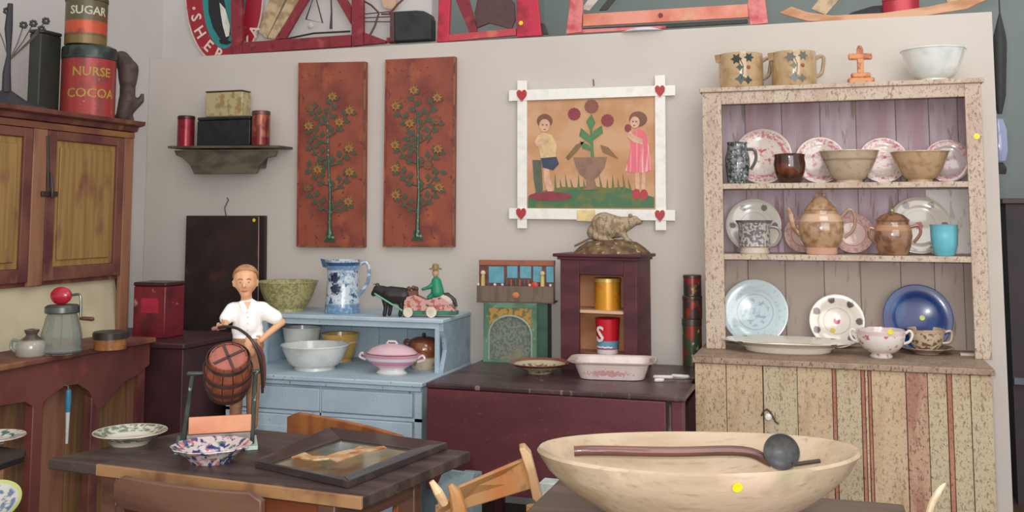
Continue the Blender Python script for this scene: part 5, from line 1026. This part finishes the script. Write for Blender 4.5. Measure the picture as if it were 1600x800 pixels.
for sg_ in (-1, 1): caps += [(Q(388 + 9 * sg_, 552, 26), 13 * s, Q(384 + 13 * sg_, 618, 27), 9.5 * s), (Q(384 + 13 * sg_, 618, 27), 9 * s, Q(384 + 13 * sg_, 678, 28), 6.5 * s), (Q(384 + 13 * sg_, 684, 26), 6.5 * s, Q(384 + 13 * sg_, 684, 12), 5.5 * s)]
# head details merged in the same skin: nose, ears, chin
caps += [(Q(379, 445, 4), 2.2 * s, Q(378.5, 451, 1.6), 2.8 * s), (Q(362.5, 444, 20), 2.8 * s, Q(363.5, 451, 20), 2 * s), (Q(400.5, 444, 22), 2.8 * s, Q(400, 451, 22), 2 * s)]
man = body('man_body', caps, .0042, skin, MN, 3)
def fingers(tip0, d, n=4):
    for k in range(n):
        L_ = (7, 8.5, 8, 6.5)[k]
        a = tip0(k); b = a + d * L_ * s * .55; c_ = b + (d * .5 + Vector((0, .55, -.5))) * L_ * s * .5
        obj('finger', MB().tube([a, b, c_], [1.7 * s, 1.55 * s, 1.2 * s], 7), skin, man)
fingers(lambda k: Q(342, 506 + 3 * k, -17), Vector((-.5, -.7, .1))); obj('thumb', MB().tube([Q(347, 507, -17), Q(349, 502, -20), Q(346, 499, -22)], [2 * s, 1.8 * s, 1.3 * s], 7), skin, man)
fingers(lambda k: Q(405, 536 + 2.7 * k, 10), Vector((-.8, -.3, -.2))); obj('thumb', MB().tube([Q(408, 534, 12), Q(404, 530, 10), Q(400, 530, 9)], [2 * s, 1.8 * s, 1.3 * s], 7), skin, man)
ink = paint(62, 44, 38, .4)
for x in (373, 386): obj('eye', MB().ball(Q(x, 444, 4.6), (2.2 * s, 1.4 * s, 1.2 * s), 10), paint(222, 200, 176, .4), man); obj('pupil', MB().ball(Q(x, 444, 3.4), (1.0 * s, .7 * s, 1.0 * s), 8), ink, man)
for x in (373, 386): obj('eyebrow', MB().tube([Q(x - 3.5, 440, 4.2), Q(x, 438.6, 3.6), Q(x + 3.5, 440, 4.2)], .7 * s, 6), paint(120, 84, 60), man)
obj('mouth', MB().tube([Q(375.5, 458, 5.2), Q(379.5, 459, 4.4), Q(384, 458, 5.2)], .9 * s, 6), paint(178, 82, 72), man)
hair = MB(); hair.lathe([(20.6 * s * math.sin(a), 20.6 * s * math.cos(a)) for a in [PI * .5 * i / 10 for i in range(11)]] + [(18.6 * s, -.2 * s)], 28, Matrix.Translation(Q(381.5, 436, 24.5)) @ Matrix.Rotation(-.6, 4, 'X') @ Matrix.Diagonal((1, 1, .92, 1)))
obj('hair', hair, mat('painted_hair', (170, 126, 86), .5, layers=[('noise', (146, 104, 70), (20, 20, 50), .45, .6)]), man, smooth=60)
shm = mat('white_shirt', (240, 238, 234), .6, layers=[('noise', (226, 226, 224), 10, .5, .7)])
sh = [(Q(364, 491, 26), 14.5 * s, Q(408, 491, 26), 14.5 * s), (Q(386, 494, 25), 23 * s, Q(386, 512, 25), 23 * s), (Q(378, 520, 25), 17 * s, Q(394, 520, 25), 17 * s), (Q(380, 532, 26), 17 * s, Q(396, 532, 26), 17 * s), (Q(408, 491, 26), 13.5 * s, Q(429, 503, 26), 12 * s), (Q(362, 491, 25), 13 * s, Q(353, 501, 15), 11 * s), (Q(384, 474, 25), 9 * s, Q(384, 480, 25), 15 * s)]
sho = body('shirt', sh, .0042, shm, man, 3)
for pts in ([(372, 475), (378, 473), (386, 489), (380, 493)], [(396, 473), (391, 473), (385, 489), (389, 494)]): obj('collar', MB().prism([Q(x, y, 3.0 if y < 480 else .2) for x, y in pts], (0, -1.2 * s, 0)), shm, sho, smooth=0)
obj('neck_opening', MB().prism([Q(378, 475, 3.4), Q(391, 475, 3.4), Q(385, 489, 1.0)], (0, -.4 * s, 0)), skin, sho, smooth=0)
for k in range(3): obj('button', MB().ball(Q(386, 499 + 10 * k, 1.6), 1.2 * s, 8), paint(200, 198, 194), sho)
trm = mat('tan_trousers', (158, 108, 76), .6, layers=[('noise', (122, 90, 66), 14, .5, .66)])
tr = [(Q(380, 537, 26), 17.5 * s, Q(395, 537, 26), 17.5 * s), (Q(381, 546, 26), 18 * s, Q(395, 546, 26), 18 * s)]
for sg_ in (-1, 1): tr += [(Q(388 + 9 * sg_, 552, 26), 14.6 * s, Q(384 + 13 * sg_, 618, 27), 11.4 * s), (Q(384 + 13 * sg_, 618, 27), 11.2 * s, Q(384 + 13 * sg_, 672, 28), 9 * s)]
body('trousers', tr, .005, trm, man, 3)
for sg_ in (-1, 1): obj('shoe', MB().cap(Q(384 + 13 * sg_, 684, 27), 7.4 * s, Q(384 + 13 * sg_, 685.5, 10), 6 * s), paint(52, 40, 36, .35), man)
# barrel (axis towards the viewer, drooping)
ax = Matrix.Translation(Q(357, 580, -46)) @ Matrix.Rotation(math.radians(46), 4, 'X')   # local z of the barrel points up and slightly towards the viewer
wd1 = mat('barrel_staves', (150, 84, 60), .45, layers=[('noise', (120, 62, 46), (30, 30, 3), .42, .6)])
nst = 14
for i in range(nst):
    a0 = 2 * PI * i / nst + .02; a1 = 2 * PI * (i + 1) / nst - .02; vs = []; fs = []; zz_ = [-45, -34, -18, 0, 18, 34, 45]; rr_ = [24, 29.5, 33.5, 35.5, 34.5, 31.5, 28]
    for j in range(7):
        for (a, k) in ((a0, 1), (a1, 1), (a1, .92), (a0, .92)): vs.append((rr_[j] * k * s * math.cos(a), rr_[j] * k * s * math.sin(a) * .9, zz_[j] * s))
    for j in range(6):
        for k in range(4): l = (k + 1) % 4; fs.append((j * 4 + k, j * 4 + l, j * 4 + 4 + l, j * 4 + 4 + k))
    fs += [(3, 2, 1, 0), (24, 25, 26, 27)]
    obj('stave', MB().add(vs, fs, ax), wd1, MN, smooth=0)
for z_, r_ in ((-38, 28.6), (-14, 34.8), (12, 35.8), (38, 31.2)):
    obj('hoop', MB().lathe([(r_ * s, (z_ - 4) * s), ((r_ + 1.2) * s, (z_ - 4) * s), ((r_ + 1.2) * s, (z_ + 4) * s), (r_ * s, (z_ + 4) * s), (r_ * s, (z_ - 4) * s)], 40, ax @ Matrix.Diagonal((1, .9, 1, 1))), paint(66, 48, 44, .4), MN, label='dark iron hoop')
hd = obj('barrel_head', MB().lathe([(0, 40 * s), (25.5 * s, 40 * s), (25.5 * s, 43 * s), (0, 43 * s)], 36, ax @ Matrix.Diagonal((1, .9, 1, 1))), mat('barrel_top', (168, 96, 82), .5, layers=[('noise', (130, 90, 70), (20, 4, 4), .45, .6), ('noise', (196, 70, 70), 16, .58, .66)]), MN)
obj('bottom_head', MB().lathe([(0, -42 * s), (22 * s, -42 * s), (22 * s, -40 * s), (0, -40 * s)], 36, ax @ Matrix.Diagonal((1, .9, 1, 1))), paint(84, 58, 48), MN)
for an in (.5, 1.9): obj('brace', MB().box((-24.5 * s, -2 * s, 43.2 * s), (24.5 * s, 2 * s, 45 * s), ax @ Matrix.Rotation(an, 4, 'Z')), paint(72, 52, 46), hd)
# curved iron lever from the hand over the barrel
obj('crank', MB().tube(smooth_pts([Q(338, 512, -24), Q(352, 509, -36), Q(370, 511, -50), Q(388, 524, -62), Q(400, 546, -64), Q(407, 578, -56), Q(409, 610, -46)], 5), 2.3 * s, 8), paint(44, 38, 38, .35), MN, label='curved dark iron crank')
obj('grip', MB().cap(Q(334, 513, -23), 3.2 * s, Q(350, 509.5, -29), 3 * s), paint(150, 110, 96), MN)
obj('bow', MB().tube(smooth_pts([Q(398, 540, 0), Q(410, 560, 0), Q(413, 590, 0), Q(411, 610, 0)], 5), 3 * s, 8), paint(96, 50, 46), MN)
# stand
gp = mat('post_dark_green', (58, 66, 60), .4, layers=[('noise', (150, 150, 136), 50, .62, .68), ('noise', (40, 44, 42), 14, .5, .6)])
for x0_, x1_ in ((306, 293), (398, 394)):
    for w_ in (-42, ): obj('post', MB().tube([Q(x1_, 688, w_ - 14), Q(x0_, 575, w_)], [4 * s, 3.4 * s], 8), gp, MN)
    obj('foot', MB().box(Q(x1_ - 10, 690, -72), Q(x1_ + 9, 684, 34)), paint(104, 132, 122, .4) if x0_ < 350 else paint(196, 214, 206, .4), MN, bev=.002)
obj('axle_pin', MB().cap(Q(300, 577, -44), 3.4 * s, Q(320, 577, -46), 3 * s), gp, MN); obj('axle_pin', MB().cap(Q(394, 577, -46), 3 * s, Q(404, 577, -44), 3.4 * s), gp, MN)
obj('front_board', MB().box(Q(302, 665, -56), Q(393, 640, -51)), mat('salmon_board', (218, 150, 112), .5, layers=[('noise', (204, 130, 94), (8, 8, 8), .45, .62)]), MN, bev=.002, label='salmon coloured front board')
obj('platform', MB().box(Q(299, 676, -51), Q(395, 672, 40)), paint(120, 100, 84), MN, bev=.002)
obj('lower_board', MB().box(Q(300, 689, -58), Q(392, 666, -52)), mat('grey_board', (142, 132, 128), .5, layers=[('noise', (116, 110, 104), 12, .5, .62)]), MN, bev=.002)
# ================================================================== WOODEN DOUGH BOWL WITH LADLE
c = onZ(1090, 712, .97); c.z = Z2; mid = onZ(1090, 708, .965)
s = mpp(mid); t = thing('dough_bowl', 'very large oval carved wooden dough bowl in the right foreground', 'bowl', (mid.x, mid.y, Z2), YAW)
wdm = mat('pale_bowl_wood', (184, 164, 138), .6, layers=[('noise', (166, 144, 116), (3, 14, 14), .44, .62), ('noise', (192, 168, 146), (5, 5, 5), .5, .66), ('noise', (150, 140, 112), 5, .56, .7), ('noise', (158, 136, 110), (9, 90, 90), .58, .74)], bump=.15, bscale=50)
A_, Bq, HB = 251 * s, .205, .188
n = 56; rings = []
def sup(a, A1, B1): return (A1 * math.copysign(abs(math.cos(a)) ** 1.0, math.cos(a)), B1 * math.sin(a))
def rimz(a): return HB + .004 * math.cos(2 * a)
vs = []; fs = []; lv = []
KZ = [(.26, 0), (.4, .11), (.55, .28), (.7, .44), (.83, .61), (.93, .79), (1, 1)]
for k, zf_ in KZ: lv.append((k, zf_, 0))
lv.append((.985, 1.035, 1)); lv.append((.955, 1.02, 1))
for k, zf_ in reversed(KZ[:-1]): lv.append((k - .045, zf_ * .96 + .075, 1))
for k, zf_, ins_ in lv:
    for j in range(n): a = 2 * PI * j / n; x, y = sup(a, A_ * k, Bq * k); vs.append((x, y, zf_ * rimz(a)))
for i in range(len(lv) - 1):
    for j in range(n): k = (j + 1) % n; fs.append((i * n + j, i * n + k, (i + 1) * n + k, (i + 1) * n + j))
fs.append(tuple(range(n))); fs.append(tuple(range((len(lv) - 1) * n, len(lv) * n)))
obj('bowl_body', MB().add(vs, fs), wdm, t, smooth=50)
obj('sticker', sticker(0, 0, Vector((31 * s, -Bq * .968, HB * .86)), (.03, -1, -.4), .011), YEL, t, label='yellow sticker')
# ladle / masher lying across
Wb2 = MW[t.name]
t2p = Wb2 @ Vector((0, 0, .1))
ML = thing('ladle', 'long dark wooden ladle with a round black metal head lying across the dough bowl', 'ladle', (t2p.x, t2p.y, t2p.z), YAW)
lm = mat('ladle_wood', (112, 72, 62), .4, layers=[('noise', (86, 52, 48), (3, 20, 20), .44, .6)], coat=.3)
def LB(px, py, y): # local to ML: pixel on vertical plane through the bowl's long axis shifted by y
    P = CAM + ray(px, py) * (((mid - CAM).dot(FW) + y) / 1.0)
    return MW[ML.name].inverted() @ P
h0, h1, h2p = LB(897, 705, .03), LB(1160, 705, .05), LB(1205, 722, .05)
obj('handle', MB().tube(smooth_pts([h0, LB(930, 704, .03), LB(1050, 706, .04), h1, h2p], 5), 8.0 * s, 12), lm, ML)
ch = LB(1221, 706, .035)
hdm = mat('ladle_black', (84, 84, 86), .4, .4, layers=[('noise', (104, 104, 102), 30, .5, .66)])
n_ = Vector((-.25, -.95, .25)).normalized(); Mh = Matrix.Translation(ch) @ n_.to_track_quat('Z', 'Y').to_matrix().to_4x4()
obj('ladle_head', MB().lathe([(r * s, z_ * s) for r, z_ in [(0, -16), (14, -14), (24, -6), (28, 4), (27, 5), (22, -3), (12, -9), (0, -11)]], 36, Mh), hdm, ML, smooth=50)
obj('ladle_peg', MB().tube([LB(1238, 726, .02), LB(1281, 720, .03)], 3.4 * s, 8), paint(62, 50, 46), ML)
# ================================================================== CHAIRS AND OTHER FOREGROUND PIECES
def chair(label, crest, cm_, Ztop_hint, depth_dir, lean=.06, zc_=None):
    """crest: 4 px corners of the crest rail standing in plane through two floor points"""
    pass
# chair pushed in from the front (dark crest)
def crest_chair(label, P0, P1, zt_, hgt, m, back, group=None, d_in=.3):
    """P0,P1: world ends of the crest rail (top edge), chair body extends along 'back'"""
    mid_ = (P0 + P1) / 2; ax_ = (P1 - P0); L_ = ax_.length; yaw = math.atan2(ax_.y, ax_.x)
    t = thing('dining_chair', label, 'chair', (mid_.x, mid_.y, 0), yaw)
    sgn = 1 if back.dot(Vector((-math.sin(yaw), math.cos(yaw), 0))) > 0 else -1
    hw_ = L_ / 2; mb = MB(); vs = []; N_ = 14
    for i in range(N_ + 1):
        u = i / N_ * 2 - 1; x = u * hw_; cur = -.03 * (1 - u * u) * sgn
        edge_ = max(0, abs(u) - .86) / .14; zt2 = zt_ - .02 * edge_ ** 2 - 0; zb_ = zt_ - hgt + .02 * edge_ ** 2
        vs += [(x, cur - .011, zb_), (x, cur + .011, zb_), (x, cur + .011, zt2), (x, cur - .011, zt2)]
    fs = [(3, 2, 1, 0), tuple(N_ * 4 + k for k in range(4))]
    for i in range(N_):
        for k in range(4): l = (k + 1) % 4; fs.append((i * 4 + k, i * 4 + l, i * 4 + 4 + l, i * 4 + 4 + k))
    obj('crest_rail', MB().add(vs, fs), m, t, bev=.004, smooth=40)
    hs = .44; d_ = d_in * sgn
    for sx_ in (-1, 1):
        obj('back_post', MB().tube([(sx_ * hw_ * .86, -.02 * sgn, zt_ - hgt + .01), (sx_ * hw_ * .86, 0.02 * sgn, hs), (sx_ * hw_ * .9, -.0, 0)], .015, 8), m, t)
        obj('leg', MB().tube([(sx_ * hw_ * .8, d_, hs - .01), (sx_ * hw_ * .88, d_, 0)], [.019, .014], 8), m, t)
        obj('stretcher', MB().tube([(sx_ * hw_ * .86, .01 * sgn, .2), (sx_ * hw_ * .85, d_, .2)], .009, 8), m, t)
    for k in range(4): x = hw_ * (-.5 + k / 3); obj('spindle', MB().tube([(x, -.028 * sgn, zt_ - hgt + .005), (x * .9, .02 * sgn, hs)], .008, 8), m, t)
    obj('seat', MB().box((-hw_ * .92, min(0, d_) - .02, hs - .015), (hw_ * .92, max(0, d_) + .02, hs + .012)), m, t, bev=.008)
    return t
aw = (B_ - A).normalized()
off = -inw * .06
def on_plane(px, py, P, n_): d = ray(px, py); return CAM + d * ((P - CAM).dot(n_) / d.dot(n_))
pA = on_plane(182, 742, A + off, inw); pB = on_plane(412, 768, A + off, inw)
zz0 = (pA.z + pB.z) / 2
crest_chair('dark brown chair pushed in at the front of the dark table', pA, pB, zz0, .09, dark_o, inw, d_in=.26)
pA = on_plane(452, 642, Dk + inw * .13, inw); pA = onZ(452, 642, .762); pB = onZ(638, 684, .762)
och = mat('orange_chair_wood', (170, 106, 58), .38, layers=[('noise', (144, 84, 46), (14, 3, 3), .44, .6)], coat=.3)
crest_chair('orange-brown chair behind the dark table with its crest rail showing', pA, pB, .762, .1, och, -inw, d_in=.22)
# rustic wooden bench/saddle stand between the tables
hw2 = mat('honey_rough_wood', (176, 132, 84), .55, layers=[('noise', (190, 150, 104), (6, 6, 6), .5, .66), ('noise', (180, 110, 60), (5, 5, 5), .56, .7), ('noise', (150, 110, 76), 24, .6, .68)], bump=.15)
dR = 2.75
def onD(px, py, d=dR): return CAM + ray(px, py) * d
t = thing('tilted_stool', 'honey-coloured rustic wooden stool tipped on its side between the two tables', 'stool', (onD(760, 770).x, onD(760, 770).y, 0))
mb = MB(); q5 = [onD(676, 812, 2.62), onD(716, 762, 2.62), onD(822, 716, 2.8), onD(838, 762, 2.8)]; nn = (FW * .022)
obj('seat_board', MB().prism(q5, nn), hw2, t, world=True, bev=.004, smooth=0)
obj('end_bar', MB().prism([onD(811, 702, 2.78), onD(820, 700, 2.78), (onD(830, 712, 2.78)), onD(847, 778, 2.78), onD(838, 786, 2.78), onD(832, 780, 2.78), onD(824, 740, 2.78)], FW * .05), mat('pale_bar', (214, 178, 134), .55, layers=[('noise', (190, 148, 106), 14, .45, .6)]), t, world=True, bev=.004, smooth=0)
hornm = mat('pale_peg', (230, 196, 150), .5, layers=[('noise', (206, 140, 90), 18, .5, .66)])
obj('peg', MB().tube([onD(674, 752, 2.6), onD(684, 768, 2.6), onD(694, 786, 2.62)], [4 * mpp(onD(680, 770)), 7 * mpp(onD(680, 770)), 7 * mpp(onD(680, 770))], 8), hornm, t, world=True)
obj('peg', MB().tube([onD(703, 757, 2.62), onD(710, 768, 2.62), onD(716, 790, 2.62), onD(718, 815, 2.62)], [4 * mpp(onD(680, 770)), 9 * mpp(onD(680, 770)), 12 * mpp(onD(680, 770)), 14 * mpp(onD(680, 770))], 8), hw2, t, world=True)
for px in (690, 832):
    a_ = onD(px, 790, 2.7); obj('leg', MB().tube([a_, Vector((a_.x, a_.y, 0))], .018, 8), hw2, t, world=True)
# pale blue-grey pads behind it
grb = paint(140, 160, 164, .7)
o = obj('blue_board', MB().prism([Vector((onY(684, 756, 3.9).x, 3.9, 0)), onY(684, 756, 3.9), onY(690, 742, 3.9), onY(700, 735, 3.9), onY(722, 738, 3.9), onY(741, 741, 3.9), onY(738, 754, 3.9), Vector((onY(738, 754, 3.9).x, 3.9, 0))] , (0, .02, 0)), grb, smooth=0)
o.location.z = o.location.z; tag(o, 'pale blue-grey painted board leaning below the maroon table leaf', 'board')
o = obj('blue_crate', MB().box((onY(700, 770, 3.9).x, 3.93, 0), (onY(728, 770, 3.9).x, 4.1, onY(712, 750, 3.93).z)), grb, bev=.004); tag(o, 'blue-grey crate standing under the maroon table, mostly hidden', 'crate')
# pale blue board end seen right of the stool
pw_ = paint(186, 190, 186, .6)
c = onD(858, 768, 2.9)
pb_ = onD(857, 755, 2.95); o = obj('pale_box', MB().box((pb_.x - .03, pb_.y, 0), (pb_.x + .03, pb_.y + .06, pb_.z)), pw_, bev=.004); tag(o, 'narrow pale grey-white painted box end beside the tilted stool', 'block')
# pale curved horn-like post tip lower right
t = thing('curved_post', 'pale curved wooden tip rising at the lower right before the dresser', 'post', (onD(1456, 800, 2.1).x, onD(1456, 800, 2.1).y, 0))
k_ = 2.1 / F
obj('tip', MB().tube(smooth_pts([onD(1477, 755, 2.1), onD(1468, 766, 2.1), onD(1458, 783, 2.1), onD(1451, 805, 2.1), onD(1446, 830, 2.1)], 5), [1.2 * k_, 2 * k_, 3 * k_, 3.6 * k_, 4 * k_, 4.4 * k_] + [5 * k_] * 15, 8), paint(214, 194, 158), t, world=True)
b_ = onD(1446, 830, 2.1); obj('post_shaft', MB().tube([b_, Vector((b_.x, b_.y, 0))], .016, 8), paint(170, 140, 104), t, world=True)
# plates at the left edge, on a black tray table
zl = onZ(20, 697, .74).z
p_ = onZ(36, 699, .74)
t = thing('tray_table', 'small black-edged table at the left edge of the picture', 'table', (p_.x - .25, p_.y - .1, 0))
pa, pb2 = onZ(41, 702, .74), onZ(-60, 690, .74); pc2, pd = onZ(-60, 745, .74), onZ(38, 712, .74)
obj('table_top', MB().hexa([v - Vector((0, 0, .02)) for v in (pa, pb2, pc2, pd)], [pa, pb2, pc2, pd]), paint(36, 30, 32, .4), t, world=True, smooth=0, bev=.003)
obj('leg', MB().tube([((pa + pc2) / 2) - Vector((0, 0, .021)), Vector((((pa + pc2) / 2).x, ((pa + pc2) / 2).y, 0))], .025, 10), brown2, t, world=True)
gb = mat('green_white_plate', (206, 198, 190), layers=[('ringnoise', (60, 110, 100), .04, .11, 34, .48, .56), ('ring', (206, 170, 150), .112, .125)], rough=.15, coat=.6)
flatplate('plate', 'green and white patterned plate on the black-edged table at the left', -14, 692, 50, .74, gb, h=.022, foot=.45)
c = onZ(-22, 822, .62); s = mpp(c)
t = thing('green_rim_plate', 'green-rimmed patterned plate in the lower left corner', 'plate', (c.x, c.y, .62 + .05), (math.radians(28), 0, YAW)); R = 52 * s
obj('plate_body', MB().lathe([(0, -.004), (R * .5, -.004), (R * .95, .012), (R, .014), (R, .017), (R * .65, .006), (0, .002)], 48), mat('green_rim', (190, 186, 178), layers=[('ringnoise', (90, 110, 140), .02, R * .86, 40, .48, .56), ('ring', (176, 186, 110), R * .88, R * 1.02)], rough=.2, coat=.5), t, smooth=40)
o = obj('low_stool', MB().box((c.x - .15, c.y - .13, 0), (c.x + .1, c.y + .1, .62)), brown2, bev=.01); tag(o, 'low brown stool under the green-rimmed plate in the lower left corner', 'stool')
